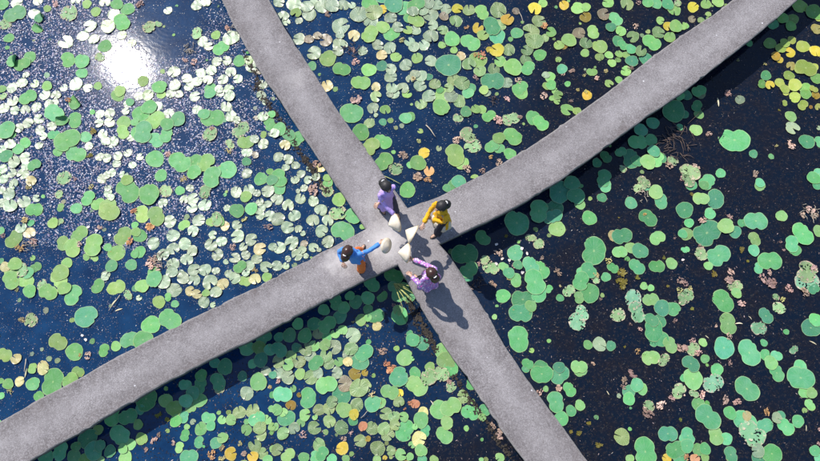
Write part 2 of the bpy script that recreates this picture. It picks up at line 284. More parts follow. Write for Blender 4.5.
# leaves read off the survey of the pond: origin of a survey square, then "x y radius code[angle]" (a fifth of a photo pixel each)
TILES = [
(0,0,"85 15 32 p;75 68 52 g;10 20 35 g;25 120 35 e;45 190 27 g;237 42 20 l;172 70 30 p;195 90 25 t;190 140 30 u60;205 85 26 u20;345 65 45 e;435 20 25 l;480 58 27 l;525 10 30 p;380 0 25 p;570 72 33 p;585 20 32 g;640 45 35 g;610 110 45 g;540 130 38 o;450 130 34 p;415 180 30 p;470 195 28 p;330 210 38 p;525 230 35 g;340 298 40 g;410 305 40 g;410 365 30 g;70 305 38 u0;110 320 40 g;150 285 32 g;110 415 28 p;60 440 28 p;130 375 18 p;175 420 22 o;235 430 27 l;10 445 22 l;380 420 35 p;440 440 25 p;490 430 22 l;600 455 30 l;320 440 20 p;660 215 22 o;610 175 25 o;190 5 25 p;280 20 25 d;500 285 25 e"),
(137,0,"155 52 22 p;60 135 35 e;105 120 22 e;300 25 30 p;345 10 25 p;300 165 33 e;395 175 25 l;330 207 28 p;360 232 24 p;420 240 40 g;470 188 42 p;400 308 27 p;450 303 25 p;512 305 32 g;470 360 28 p;430 398 28 p;505 395 25 p;373 352 28 p;320 365 27 p;250 392 27 p;300 408 27 p;355 400 27 p;260 433 25 p;185 360 32 p;575 330 35 p;628 422 27 p;112 435 38 g;190 425 30 p;365 440 28 g;460 445 25 p;410 445 22 p;15 20 25 d;240 300 20 d;285 310 20 d;450 140 22 d;560 300 25 o;610 355 18 k;30 405 30 l"),
(274,0,"25 10 30 p;45 80 30 p;60 110 22 p;100 20 40 p;110 62 28 l;125 103 20 p;165 30 35 p;175 70 38 p;200 20 30 p;240 30 38 p;290 25 40 p;345 25 32 p;390 25 20 p;270 70 18 d;425 70 45 p;335 130 47 p;330 175 22 p;400 178 32 c;125 195 33 p;175 195 25 k;218 178 22 k;258 200 35 k;200 265 38 p;330 225 38 p;320 255 28 p;270 292 45 l;338 345 42 g;190 330 25 g;435 413 45 l;510 435 25 c;265 430 32 c;445 255 25 p;500 60 45 o;485 105 40 p;480 170 45 l;520 225 30 p;545 135 35 l;590 170 40 g;585 88 32 p;480 20 40 g;545 45 25 y;600 20 50 t;650 40 40 g;675 90 28 g;620 135 30 p;670 150 25 l;680 210 28 p;640 200 20 c;580 240 33 p;610 285 28 l;540 275 28 c;540 330 30 t;475 350 38 l;585 345 30 p;585 385 32 p;660 325 33 p;590 440 30 p;645 440 30 p;680 395 22 p;395 250 18 d;410 310 25 d"),
(411,0,"25 20 45 g;10 55 30 p;60 50 32 p;90 15 30 p;100 75 38 p;130 25 30 p;25 100 40 l;20 150 30 p;175 45 30 p;165 80 25 k;232 42 28 y;290 50 32 o;355 60 38 l;437 50 44 o;482 97 33 y;445 125 32 o;405 130 48 t;430 180 45 t;225 105 33 o;335 140 30 y;360 175 30 l;298 212 48 g;278 135 15 n;205 195 42 g;155 225 20 l;160 150 28 o;100 180 38 p;110 125 28 p;65 225 30 p;30 290 30 l;15 235 28 p;215 250 20 l;250 280 25 c;100 305 32 p;188 325 65 t;335 300 45 l;355 275 28 n;320 275 15 n;430 250 38 y;395 250 20 y;445 305 32 l;290 320 35 o;345 355 32 o;415 345 32 o;410 405 55 t0;490 250 33 o;510 335 48 l;585 340 38 g;575 300 30 o;582 250 32 o;600 160 45 o;620 205 45 o;645 275 33 g;530 165 32 g;640 105 35 o;665 130 20 n;620 42 35 y;660 15 25 l;525 55 20 k;670 190 22 o;480 415 30 p;545 440 40 g;540 405 25 d;365 450 25 l;50 380 32 p;45 430 32 p;120 420 30 o;90 385 20 t;20 370 25 p;215 400 35 o;255 415 40 o;290 445 35 t;190 440 25 o;145 450 20 g;10 395 15 c;675 375 20 p;680 430 22 l;325 390 20 d"),
(548,0,"80 25 27 y;150 40 35 l;190 35 25 l;188 85 30 a;300 10 32 l;278 70 33 k;395 20 35 o;450 8 20 d;500 10 30 g;540 15 32 g;600 20 33 t;632 50 33 l;650 15 22 e;562 102 22 l;338 95 37 g;315 135 27 t;365 155 28 l;425 183 33 o;225 160 35 l;155 165 32 k;15 160 28 l;105 200 38 l;55 225 27 l;78 230 20 a;190 215 33 o;260 232 38 l;185 265 23 l;258 285 23 l;305 275 22 l;320 315 22 l;350 300 15 l;355 270 20 l;390 275 20 l;350 205 30 t;375 225 28 t;415 245 28 t;440 130 20 d;465 255 30 o;520 212 45 g140;552 162 33 o;600 130 25 y;640 130 35 l;610 185 30 l;675 130 22 l;420 305 33 t;490 295 35 t;390 355 28 l;415 340 20 d;355 400 20 l;305 418 22 l;52 298 16 l;70 345 28 t;75 370 15 d;120 355 18 d;220 360 25 l0;183 375 13 c;290 355 14 c;98 420 16 g;10 385 28 l;15 425 28 g;35 455 18 l;245 390 15 d;150 450 12 c;190 458 12 c"),
(683,0,"50 35 30 y;115 20 28 l;175 10 30 l;45 95 20 k;90 100 18 o;12 130 18 l;585 30 40 g;550 95 30 g;450 120 30 t;500 90 30 g;540 130 28 g;660 60 45 g;680 90 20 l;670 145 30 o;435 217 32 g;330 215 20 g;510 215 25 l;545 200 22 l;490 240 28 l;535 262 28 y;465 280 25 y;485 300 18 y;600 232 35 l;665 255 32 y;540 330 24 o;615 340 50 l;660 335 20 l;580 345 25 l;530 378 28 l;560 425 35 l;415 378 28 t;395 420 22 g;435 425 24 y;485 415 26 l;510 445 25 l;670 392 32 g;610 440 30 g;655 445 20 l;410 320 12 c;275 300 10 c;80 455 35 g;225 458 12 d"),
(0,92,"140 25 42 g;15 20 20 e;65 45 28 p;20 80 28 p;75 92 25 p;127 88 26 p;183 75 26 p;245 60 25 p;225 15 28 p;280 15 25 p;275 50 20 p;340 40 18 n;380 50 40 u40;270 105 50 g;310 140 34 u100;375 140 40 g;195 135 27 p;140 155 28 p;95 180 25 p;200 190 25 p;260 170 25 p;215 220 22 p;195 268 20 p;30 190 48 g;60 215 20 g;5 228 15 k;50 260 28 p;10 285 22 p;125 255 30 g;90 285 30 g;30 320 35 t;335 240 62 g;270 215 30 t;380 310 48 g;430 225 30 g;290 300 25 g;465 195 28 m;450 320 22 m;445 270 22 p;500 110 24 p;495 155 24 p;550 105 26 p;550 150 28 p;515 210 26 p;530 245 25 p;570 245 26 p;500 325 22 p;535 330 24 p;590 320 24 p;640 305 22 p;585 358 22 p;663 365 20 p;560 265 18 p;620 150 35 l;615 200 35 l;655 230 20 p;630 95 20 p;640 60 22 p;590 15 35 l;650 50 22 g;675 150 22 g;680 200 28 g;15 385 24 p;70 350 32 p;60 405 24 p;125 330 30 p;170 365 32 g;115 410 30 p;20 435 25 p;70 455 22 p;155 445 28 c;130 370 25 p;320 430 40 e;375 435 15 d;510 435 25 p;560 405 22 p;535 415 20 p;620 415 22 p;635 440 30 l;640 460 25 l"),
(137,92,"290 22 28 p;365 5 30 g;415 0 25 p;463 20 28 p;447 72 29 p;622 18 26 p;640 52 14 p;170 8 25 p;210 10 22 p;55 15 30 o;120 10 25 l;10 20 25 p;300 88 24 p;160 108 28 p;105 70 25 p;60 75 40 g;20 110 45 g;90 140 48 l;30 200 55 g;205 135 40 g;150 160 35 g;145 215 38 g;95 240 40 g;90 335 47 g;120 418 33 g;15 325 20 p;380 130 55 g;335 110 30 g;365 210 42 e;375 180 15 d;470 120 30 p;500 140 20 p;520 190 48 e;545 250 40 l;465 260 28 e;460 295 22 c;550 302 27 p;588 235 24 p;632 120 28 p;633 260 28 p;633 213 18 l;675 205 20 p;595 130 14 k;592 315 18 k;548 348 24 t;550 407 27 p;665 160 35 g;675 110 20 g;215 350 55 g;280 350 45 g;345 352 45 l;285 400 38 g;235 435 22 c;375 425 52 g;450 390 50 g;665 398 18 l;620 435 35 g;675 440 30 g;155 310 20 d"),
(274,92,"28 185 35 g;75 215 33 g;115 235 40 g;55 265 28 c;5 205 25 p;22 325 27 p;72 337 27 p;108 367 22 p;58 378 20 p;135 410 22 p;105 440 22 p;175 385 15 p;25 430 45 g;210 425 22 p;170 440 22 p;265 430 20 l;215 360 25 d;235 380 25 c;270 455 25 g;388 105 58 g;435 200 45 g;478 155 28 o;545 248 43 g;485 272 45 l;550 347 47 g;610 385 37 e;510 22 30 o;495 80 30 p;557 88 27 l;510 115 12 p;410 35 30 d;545 150 20 t;660 130 32 g;680 125 28 g;605 10 25 p;665 8 25 l;580 8 20 p;650 315 30 d;680 365 18 g"),
(411,92,"50 60 30 o;90 20 35 p;160 20 45 l;150 75 45 l;200 20 35 p;240 45 35 o;285 5 30 g;275 98 30 g;325 85 25 l;355 87 24 l;390 120 33 g;235 130 25 e;500 135 45 e;440 140 30 d;545 125 15 d;610 128 38 g;650 155 40 g;550 5 35 l;480 35 20 d;665 20 22 d;285 215 42 e;230 240 28 d;310 270 45 e;220 315 55 l;245 345 45 l;440 230 32 l;405 272 35 g;440 280 30 g;510 222 47 g;495 310 32 g;440 355 25 d;400 325 15 n;280 385 30 d;355 395 20 d;320 435 25 l;240 450 38 t;65 305 30 y;35 355 42 l;90 395 28 n;35 425 30 d;85 440 25 n;380 5 20 p;100 195 18 v120"),
(548,92,"50 15 25 l;45 45 18 l;20 30 15 l;95 88 33 l;145 95 22 l;195 15 27 y;115 45 12 d;630 95 60 t;525 155 33 t;465 190 35 t;450 250 45 g0;515 240 33 g;365 300 28 g;290 325 30 t;245 355 25 t;415 335 48 t;445 345 30 t;280 430 42 t;530 295 33 t;545 335 40 l;500 350 40 l;565 330 30 t;375 385 22 e;605 365 25 d;625 345 28 e;660 175 18 t;480 450 35 e;120 455 40 t;670 435 20 d;675 390 20 e;660 20 25 g"),
(683,92,"85 10 28 o;15 15 30 g;70 70 30 t;80 112 25 l;5 110 25 t;65 190 32 l;130 210 20 d;175 50 25 v90;225 10 20 d;285 38 25 p;510 55 15 l;258 240 72 g0;352 310 23 g;188 407 26 g;385 455 25 g;362 410 22 d;540 122 30 l;560 25 30 l;600 65 27 l;615 10 28 g;665 15 22 a;640 75 10 a;548 180 35 p;620 248 40 t;685 250 28 g;680 180 12 p;540 265 30 d;468 270 12 c;680 75 20 o;655 430 35 g;680 410 30 g;40 400 50 e;60 375 25 d;25 440 40 e;120 450 42 g;515 5 15 l"),
(0,184,"5 30 22 p;45 50 32 p;120 88 33 p;50 108 35 p;10 95 25 p;182 72 20 p;65 5 22 p;172 128 40 g0;145 10 22 c;295 52 25 e;303 117 20 l;383 122 30 g;440 70 37 g70;490 100 33 l;545 140 50 l;540 110 42 l;640 35 60 g;455 15 18 c;540 45 22 p;555 65 20 p;540 20 18 p;125 180 22 c;155 195 18 t;105 220 28 p;148 245 30 c;70 275 45 l60;100 322 28 n;165 290 25 d;5 235 20 g;15 260 15 d;670 135 20 n;265 195 28 l;300 190 20 e;398 250 42 l;315 297 35 l;360 320 45 l;395 300 18 d;467 305 53 l;433 365 19 l;473 370 19 l;540 318 22 g;615 260 45 l;585 345 43 l;558 410 32 g;657 405 30 g;650 290 25 n;675 350 22 g;675 205 18 g;680 240 25 l;335 395 28 l;300 445 45 l;178 418 28 g;75 400 35 l;25 415 27 c;5 385 15 g;110 430 35 e;60 445 35 l;140 445 30 g;500 215 14 d;443 215 9 w;483 233 9 w;550 255 9 w;530 455 22 p"),
(137,184,"60 50 55 g;145 35 35 e;215 33 25 g;265 20 20 p;340 38 35 e;95 160 48 l;25 150 42 l;130 95 25 p;165 187 33 p;235 78 22 p;280 75 32 p;275 120 27 p;340 105 33 p;310 182 32 p;235 205 28 l;280 235 30 p;180 258 33 p;65 215 25 n;15 260 35 g;15 340 30 g;83 297 32 p;240 300 33 p;180 325 32 p;277 335 28 p;250 378 32 p;130 355 32 p;180 400 32 p;80 380 30 d;60 410 25 d;100 415 25 d;85 445 35 g;175 440 30 p;220 450 20 p;285 430 32 p;340 430 32 p;395 435 20 p;400 175 38 e;370 190 25 l;440 210 25 c;410 185 30 l;380 255 22 p;423 288 28 p;370 305 32 p;402 353 31 p;445 390 14 p;450 120 18 p;497 40 30 p;560 30 30 p;600 45 20 p;545 62 30 l;500 133 38 g;572 123 33 g;655 35 33 p;615 90 20 p;620 120 25 p;655 100 20 p;615 155 25 p;665 160 30 p;655 215 28 d;500 205 25 p;537 175 18 c;503 262 35 p;572 278 32 p;532 315 22 p;615 325 33 c;480 315 22 d;490 370 28 p;545 355 24 p;600 375 28 p;515 415 32 g;560 410 28 p;645 415 30 p;590 430 20 c;680 315 22 p;460 450 22 p;545 445 20 p"),
(274,184,"25 20 35 g;15 75 32 p;70 107 31 p;132 73 28 p;102 158 31 p;20 175 35 p;68 217 33 p;122 225 20 p;145 248 14 p;197 85 28 p;235 130 32 p;195 182 32 p;270 182 30 p;238 235 33 p;200 30 35 d;150 20 20 p;265 25 42 e;325 78 36 l;320 145 42 e;395 160 42 g;345 235 55 g;445 213 16 l;88 295 36 p;25 318 33 p;270 290 32 p;197 318 25 p;150 300 20 k;115 355 30 p;140 330 22 p;15 410 28 p;70 375 16 p;60 410 18 p;225 330 12 p;160 360 15 p;120 35 12 p;668 30 42 g"),
(411,184,"180 20 22 g;215 10 35 g;530 195 65 t;360 270 38 g;270 350 62 t;640 135 55 g;290 430 45 g;680 170 30 g;522 345 42 g;400 420 42 e;370 380 25 e;440 345 28 d;340 400 15 d;465 415 25 l;490 445 30 t;535 405 25 t;515 410 15 d;600 270 28 e;640 300 30 e;600 410 45 g;650 430 45 g;655 370 14 d;428 302 9 w;457 375 9 w;427 400 9 w;492 383 8 w;555 322 9 w;582 348 9 w;558 445 9 w"),
(548,184,"60 40 60 t;140 60 45 t;20 130 55 t;285 8 35 g;160 103 27 l;45 225 42 l;30 160 40 t;270 68 25 t;207 170 38 g;415 95 32 g;460 15 35 e;495 15 20 g;540 40 38 l;565 85 38 g;165 10 12 l;355 168 8 m;500 170 45 t135;485 150 12 n;675 250 25 g;680 330 14 g;548 270 38 l;545 412 37 g0;618 398 30 l;230 335 68 t75;370 260 48 t;330 260 30 c;360 340 35 l;415 320 30 l;460 335 42 t;445 415 40 t135;300 385 22 c;325 420 28 g;205 430 40 t;170 445 30 g;240 455 20 c;50 440 27 d;370 445 35 m;635 270 10 d;675 380 8 w"),
(683,184,"40 5 30 g;105 5 25 l;385 10 27 l;670 5 25 t;90 73 38 l;163 75 48 t;135 148 30 g;45 50 15 m;8 130 45 t;120 245 70 t;30 195 25 g;15 250 35 l;95 185 25 d;215 210 42 l;260 240 33 t;300 195 25 t;235 165 18 d;365 185 55 g0;358 275 33 l110;355 332 30 g;493 160 30 l;635 130 25 d;600 155 20 d;660 160 22 d;600 250 55 g120;545 300 40 g;560 330 32 g;680 235 30 l;490 290 10 d;505 330 10 d;435 385 55 g0;380 420 28 g;178 358 58 g30;90 350 38 e;90 315 18 d;15 330 18 g;127 410 23 l;295 330 22 m;155 450 25 m;240 440 20 d;620 440 55 e;655 420 20 d;435 445 20 d;325 385 12 m"),
(0,276,"55 20 45 l;130 25 38 l;85 70 12 c;148 75 35 g;210 45 30 e;240 80 45 l;295 15 45 l;320 60 35 l;365 95 48 g75;490 50 35 g70;582 57 42 l20;525 5 20 p;640 95 28 e;680 60 20 g;430 203 58 t;110 220 22 c;155 222 35 e;290 330 45 l;373 380 45 g;400 395 12 n;440 398 22 d;520 372 30 g80;580 352 26 l;650 320 45 g;20 395 38 l;80 415 27 c;215 450 28 c;165 455 20 l;430 320 9 w;412 298 8 w;575 130 22 v50;595 170 20 v20"),
(137,276,"25 50 35 l;85 15 42 g;135 30 35 p;185 70 38 p;110 130 33 l;155 105 20 g;190 140 20 g;10 110 15 p;230 10 32 p;285 20 32 p;265 75 25 c;300 90 25 c;365 30 38 p;395 80 30 p;335 130 30 p;430 40 30 c;345 85 20 l;165 218 55 g;70 245 48 g;30 320 50 g;380 145 15 p;490 10 30 p;540 25 30 l;590 15 30 c;650 5 25 l;545 350 48 g;635 310 38 g;390 435 28 t;620 420 38 t;580 440 25 g;665 370 30 g"),
(274,276,"600 0 45 g;540 100 30 u130;330 205 35 g;265 245 45 g;200 240 35 t;155 300 38 g;120 240 30 g;410 130 35 g;470 110 35 g;310 130 40 g;25 370 40 t;490 40 40 g;220 290 28 o;380 100 25 g;250 170 30 g;510 200 40 t;435 220 30 l;470 210 20 l;395 230 10 c;515 250 25 c;395 297 40 p;345 270 25 l;308 288 25 l;255 345 30 l;300 355 38 p;385 365 35 o;200 350 30 l;160 370 33 o;260 400 33 o;180 395 33 p;125 430 33 o;70 445 30 l;85 400 28 l;20 430 32 o;210 435 38 g;275 438 30 o;325 430 25 l;380 395 38 p;450 385 45 t;430 430 45 g;370 430 25 c;630 200 45 g;640 215 30 u30;620 172 27 l;600 145 12 d;545 375 25 d;655 410 42 l;565 440 20 n;680 290 18 t;680 330 20 t;600 455 15 n"),
(411,276,"10 320 35 t;50 335 40 t;155 375 38 l;180 420 48 l;95 455 25 l;5 415 12 l;280 5 30 t;295 70 25 d;375 215 14 t;418 205 14 l;410 40 25 d;460 100 37 g;525 20 33 l;560 118 55 t0;550 185 55 t0;600 150 30 l;620 30 60 g;640 85 45 g;538 315 60 g95;585 440 28 g;650 455 35 t;490 5 20 c;585 55 14 c;430 150 8 l"),
(548,276,"5 65 20 g;165 25 45 g;210 85 50 g;185 60 35 g;155 108 28 l;105 75 33 e;60 110 20 t;240 15 25 e;290 5 25 g;60 50 8 c;170 185 40 f;145 230 45 f;200 345 24 l;258 342 36 p;315 350 26 g;155 455 38 l;55 458 30 t;385 355 10 m;365 30 48 m;480 50 20 l;515 60 18 l;425 110 50 f;445 180 55 f;350 195 38 e;515 118 38 l;570 160 42 t;625 165 38 g;520 220 35 t;560 225 33 t;530 270 55 t;550 315 50 t;612 345 38 l;450 375 20 n;515 410 42 l;580 420 35 e;412 240 12 d;460 265 15 d;635 225 16 d;660 70 22 c;665 25 22 d;670 120 28 e;665 360 25 d;225 440 12 d;600 50 12 m;265 115 10 d;450 10 20 m"),
(683,276,"230 20 28 d;245 55 25 e;275 45 25 e;268 85 27 l;15 100 40 e;10 35 20 d;35 60 14 c;200 125 55 g120;225 240 50 l90;280 240 20 v0;165 250 10 d;230 305 25 d;205 360 55 t;332 385 61 g110;405 335 19 g;410 395 28 g;468 400 28 g;440 435 35 l;585 455 35 g;415 200 38 t120;380 262 38 f;517 280 15 g;555 370 25 f;290 140 25 d;480 160 33 e;465 105 18 e;500 118 15 c;530 62 28 d;440 35 35 d;400 15 30 d;620 25 60 f;655 65 28 t;610 80 30 d;640 260 48 t;665 220 35 g;650 335 20 v150;335 210 12 v130;45 325 20 d;50 365 35 e;100 333 22 l;110 415 23 l;10 360 20 d;75 385 25 d;40 440 42 t;235 435 18 d;170 455 20 t;45 165 15 m;120 305 12 v140"),
(0,369,"165 75 35 g;265 65 62 g;195 138 27 g;350 55 38 l;390 15 30 l;98 62 25 c;40 75 28 l;50 110 20 c;5 135 18 g;5 60 15 l;215 0 30 c;160 5 20 l;560 230 50 g;640 240 45 g;600 330 50 g;440 350 50 g;470 410 48 g;300 410 45 g;230 440 40 g;500 385 30 g;650 378 30 l;615 400 25 l;628 445 35 l;505 455 18 l;130 20 25 v85"),
(137,369,"45 150 60 g;315 85 38 g;405 65 42 g;245 160 35 g;280 120 35 g;240 80 30 g;110 230 25 m;150 255 20 m;270 197 25 l20;235 240 28 g90;250 290 15 l;240 333 27 g80;212 393 25 l80;260 440 42 g;320 300 33 l;358 245 33 g;370 285 25 g;310 367 27 g;395 372 30 g;428 345 28 l;375 428 30 n;425 395 18 c;425 445 18 c;470 425 33 y;425 255 22 l;470 255 28 l;280 265 15 p;415 105 25 e;550 122 35 p;608 65 45 l;512 218 33 o;580 210 35 o;548 305 28 l;548 265 14 l;600 250 40 g;615 295 33 o;650 255 25 l;590 385 33 o;620 330 30 o;580 440 28 y;630 425 30 o;675 290 20 l;675 200 18 l;515 375 16 c;535 425 18 d;645 10 25 p;680 30 20 t;665 90 12 c;680 130 18 g;45 405 15 d;85 360 22 d;110 330 14 d;180 370 14 d;655 455 25 l;680 400 18 l"),
(274,369,"130 25 28 l;70 40 35 p;25 20 30 p;185 40 38 o;220 20 28 p;42 128 45 g;95 100 18 l;170 145 47 g90;262 80 50 l;340 130 48 t;315 20 30 p;355 75 40 k;425 95 48 o;455 85 35 o;405 25 32 a;455 18 18 a;580 5 22 n;625 40 50 t;670 75 20 g;85 182 26 a;15 205 28 l;48 218 22 l;62 248 42 g;155 230 30 l;205 243 14 l;225 205 30 o;275 200 30 o;290 165 30 o;350 205 40 l;415 180 35 o;400 228 27 y;395 260 25 t;495 175 42 g;530 170 30 l;580 115 42 l;630 120 20 y;625 165 28 o;560 225 32 o;600 240 30 o;650 240 25 l;655 310 50 g;550 300 33 o;570 330 33 o;605 280 28 o;490 297 33 o;445 287 24 n;432 360 32 o;470 350 15 a;277 263 32 o;338 295 36 o;202 295 34 o;135 270 22 l;100 298 30 p;45 322 32 o;148 330 25 d;5 290 20 l;15 405 30 o;225 380 33 o;240 425 35 t;150 445 28 l;70 435 35 l;205 440 28 g;342 398 33 y;520 398 38 o;585 410 25 o;635 430 30 l;605 405 10 n;555 445 12 y;350 350 16 d;385 320 14 d;490 128 22 c;290 450 25 g;360 450 20 l;515 455 22 l;680 170 16 n;655 200 10 n;20 60 16 d;125 130 12 a;680 440 20 l"),
(411,369,"30 85 52 l;90 40 45 e;150 25 40 e;200 0 40 g;20 20 30 g;200 90 27 e;300 75 28 g85;20 175 24 n;60 218 28 c;50 255 40 l;70 310 30 t;40 350 38 c;50 408 32 l;5 380 18 l;20 290 15 l;200 190 50 l;145 205 50 l;260 140 33 o;180 270 33 l;168 332 42 l;297 218 42 g;370 205 28 g;357 242 20 l;410 285 22 d;440 320 22 d;445 345 18 d;445 445 24 l;352 455 12 l;115 455 22 l;55 455 25 t;190 60 20 d;105 170 15 v125;655 25 52 t;575 0 20 g;645 115 22 d;675 100 15 l"),
(548,369,"58 30 48 t;108 103 34 g120;55 95 20 d;38 165 48 g100;65 250 38 g;115 210 28 g;160 182 27 l;160 5 35 l;203 268 18 m;155 320 22 m;115 315 15 m;255 380 25 m;370 340 42 o;487 415 65 g;410 450 22 l;595 450 25 y;600 325 45 t0;640 405 48 g;445 80 35 g;470 100 30 l;405 115 35 g;405 150 32 g;355 135 12 p;300 120 12 v120;380 55 25 d;425 25 28 d;375 90 18 d;655 110 40 e;620 145 20 d;505 185 30 e;500 220 35 d;565 180 33 d;680 350 25 g;680 45 20 g;660 440 40 g"),
(683,369,"50 50 52 l;150 70 52 f;170 5 32 g;55 125 25 e;95 130 25 d;320 100 60 g135;590 45 65 g;470 20 40 g;610 120 30 l;645 120 28 l;635 180 27 l120;75 175 33 l;125 240 62 g135;165 335 42 l;215 350 33 g;25 335 38 t;20 385 35 g;110 400 30 g;75 405 30 l;240 430 38 g100;235 220 33 g;210 155 28 d;270 165 25 d;310 260 55 g;320 235 25 c;345 325 65 f;410 285 40 g;420 215 22 n;470 245 28 p;490 235 25 t;515 290 42 g;575 262 32 g;375 410 35 p;445 425 50 g;385 450 40 t;615 295 15 v80;660 410 28 g;680 450 25 g;680 375 12 d;685 305 12 d;15 440 20 n;60 450 25 n;110 445 22 l;395 355 15 c"),
]
# ------------------------------------------------------------------ leaves
def leaf_mat(name, rough, spec, stuff=False, vein=.5, blotch=.25, rimc=None, blc=(.36, .25, .10, 1)):
    m, ng, b = newmat(name)
    lf = ng.attr('leaf', 'Vector'); s = ng.node('ShaderNodeSeparateXYZ', {0: lf}); r, th, sd_ = s.outputs[0], s.outputs[1], s.outputs[2]
    if stuff: base = ng.attr('Col'); rnd = sd_
    else:
        oi = ng.node('ShaderNodeObjectInfo'); base = oi.outputs['Color']; rnd = oi.outputs['Random']
    pos = ng.node('ShaderNodeNewGeometry').outputs['Position']
    off = ng.node('ShaderNodeCombineXYZ', {0: ng.math('MULTIPLY', rnd, 37.0), 1: ng.math('MULTIPLY', rnd, 11.0)}).outputs[0]
    pp = ng.node('ShaderNodeVectorMath', {0: pos, 1: off}, operation='ADD').outputs[0]
    n1 = ng.noise(pp, 8, 5, .7); n2 = ng.noise(pp, 30, 3, .6)
    # per-leaf hue drift and mottling
    hs = ng.node('ShaderNodeHueSaturation', {'Hue': ng.mapr(rnd, 0, 1, .472, .522), 'Saturation': ng.mapr(n1, .2, .8, .85, 1.1), 'Value': ng.mapr(ng.math('FRACT', ng.math('MULTIPLY', rnd, 7.31)), 0, 1, .74, 1.18), 'Color': base}).outputs[0]
    c = ng.mix(ng.mapr(n1, .3, .7, .0, .6), hs, ng.mix(1.0, hs, (.72, .80, .62, 1), 'MULTIPLY'))
    # veins run out from the stalk and fork
    fr = ng.math('ABSOLUTE', ng.math('SUBTRACT', ng.math('FRACT', ng.math('ADD', ng.math('MULTIPLY', th, 17.0), ng.math('MULTIPLY', ng.math('SUBTRACT', n1, .5), .35))), .5))
    vw = ng.mapr(fr, ng.math('MULTIPLY', ng.math('SUBTRACT', 1.12, r), .16), 0.0, 0, 1)
    c = ng.mix(ng.math('MULTIPLY', vw, vein), c, ng.mix(.55, c, (.62, .78, .50, 1)))
    c = ng.mix(ng.mapr(r, .03, .12, .35, 0), c, (.52, .62, .30, 1))
    c = ng.mix(ng.mapr(ng.math('ADD', r, ng.math('MULTIPLY', n2, .06)), .96, 1.0, 0, .55), c, ng.mix(.5, c, rimc or (.55, .60, .32, 1)))
    # brown specks and bitten blotches
    c = ng.mix(ng.math('MULTIPLY', ng.mapr(n2, .70, .76), blotch), c, (.16, .10, .05, 1))
    c = ng.mix(ng.math('MULTIPLY', ng.mapr(ng.math('ADD', n1, ng.math('MULTIPLY', r, .12)), .74, .80), ng.math('MULTIPLY', rnd, blotch * 1.6), True), c, blc)
    if rimc: c = ng.mix(ng.mapr(ng.math('ADD', ng.math('MULTIPLY', n2, .8), ng.math('MULTIPLY', r, .45)), .80, .92, 0, .75), c, rimc)
    else: c = ng.mix(ng.mapr(ng.noise(pp, 2.6, 2), .38, .66, 0, .55), c, ng.mix(1.0, c, (1.35, 1.12, .95, 1), 'MULTIPLY'))
    ng.set(b, 'Base Color', c)
    ng.set(b, 'Roughness', ng.mapr(n1, .3, .7, rough - .06, rough + .06)); b.inputs['Specular IOR Level'].default_value = spec
    bp = ng.node('ShaderNodeBump', {'Strength': .35, 'Distance': .006}); ng.set(bp, 'Height', ng.math('ADD', ng.math('MULTIPLY', vw, .6), n2)); ng.set(b, 'Normal', bp.outputs[0])
    return m
M = {}
for nm, a in (('lotus', (.60, .25, .22, .55)), ('lily', (.37, .60, .7, .35)), ('ragged', (.6, .25, .2, .7)), ('dead', (.7, .3, .1, .5)), ('weed', (.6, .3, .1, .4))):
    M[nm] = leaf_mat(nm + '_leaf_surface', a[0], a[1], False, a[2], a[3], (.58, .38, .32, 1) if nm == 'ragged' else None)
    M[nm + '_s'] = leaf_mat(nm + '_leaf_surface_many', a[0], a[1], True, a[2], a[3], (.42, .26, .20, 1) if nm == 'ragged' else None)

def disc(seed, Rf, slit=0.0, N=36, rings=(.12, .4, .7, .9, 1.0), wav=.02, cup=.02, holes=0.0, ry=.03):
    """unit leaf: list of verts, faces, (r,theta,seed)"""
    rs = random.Random(seed); v = [(0, 0, 0)]; lf = [(0, 0, rs.random())]; f = []
    a0 = slit; span = 2 * math.pi - 2 * slit
    cnt = N + 1 if slit > 0 else N
    off = Vector((rs.random() * 50, rs.random() * 50, 0)); sdv = lf[0][2]
    for k, rr in enumerate(rings):
        for i in range(cnt):
            th = a0 + span * i / N
            # the slit opens towards the rim and its lips are rounded
            if slit > 0:
                close = 1 - rr; th = th + (1 if i > N / 2 else -1) * slit * close * (1 - abs(2 * i / N - 1) * 0) * .0
            R_ = Rf(th) * rr
            if slit > 0:
                e = min(i, N - i)
                if rr > .85 and e < 2: R_ *= (.90, .97)[e]
            x, y = R_ * math.cos(th), R_ * math.sin(th)
            nz = noise.noise(Vector((x * 1.6, y * 1.6, 0)) + off) * wav * 2 * rr + cup * rr * rr + (ry * noise.noise(Vector((x * 4, y * 4, 3)) + off) * rr ** 4)
            v.append((x, y, nz)); lf.append((rr, (th / (2 * math.pi)), sdv))
    def idx(k, i): return 1 + k * cnt + (i % cnt if slit == 0 else i)
    for i in range(N):
        f.append((0, idx(0, i), idx(0, i + 1)))
        for k in range(len(rings) - 1):
            if holes:
                tt = 6.283 * i / N; hx, hy = rings[k+1] * math.cos(tt), rings[k+1] * math.sin(tt)
                hv = noise.noise(Vector((hx * 1.5, hy * 1.5, seed * 1.7))) * .8 + noise.noise(Vector((hx * 5, hy * 5, seed))) * .75
                if hv > .62 - holes * rings[k+1] ** 2: continue
            f.append((idx(k, i), idx(k + 1, i), idx(k + 1, i + 1), idx(k, i + 1)))
    return v, f, lf
def bites(rs):
    l = [(rs.random() * 6.283, rs.uniform(.05, .16), rs.uniform(.05, .14)) for k in range(rs.choice((0, 0, 0, 1, 1, 2, 3)))]
    return lambda t: sum(d * math.exp(-(math.atan2(math.sin(t - a), math.cos(t - a)) / w_) ** 2) for a, d, w_ in l)
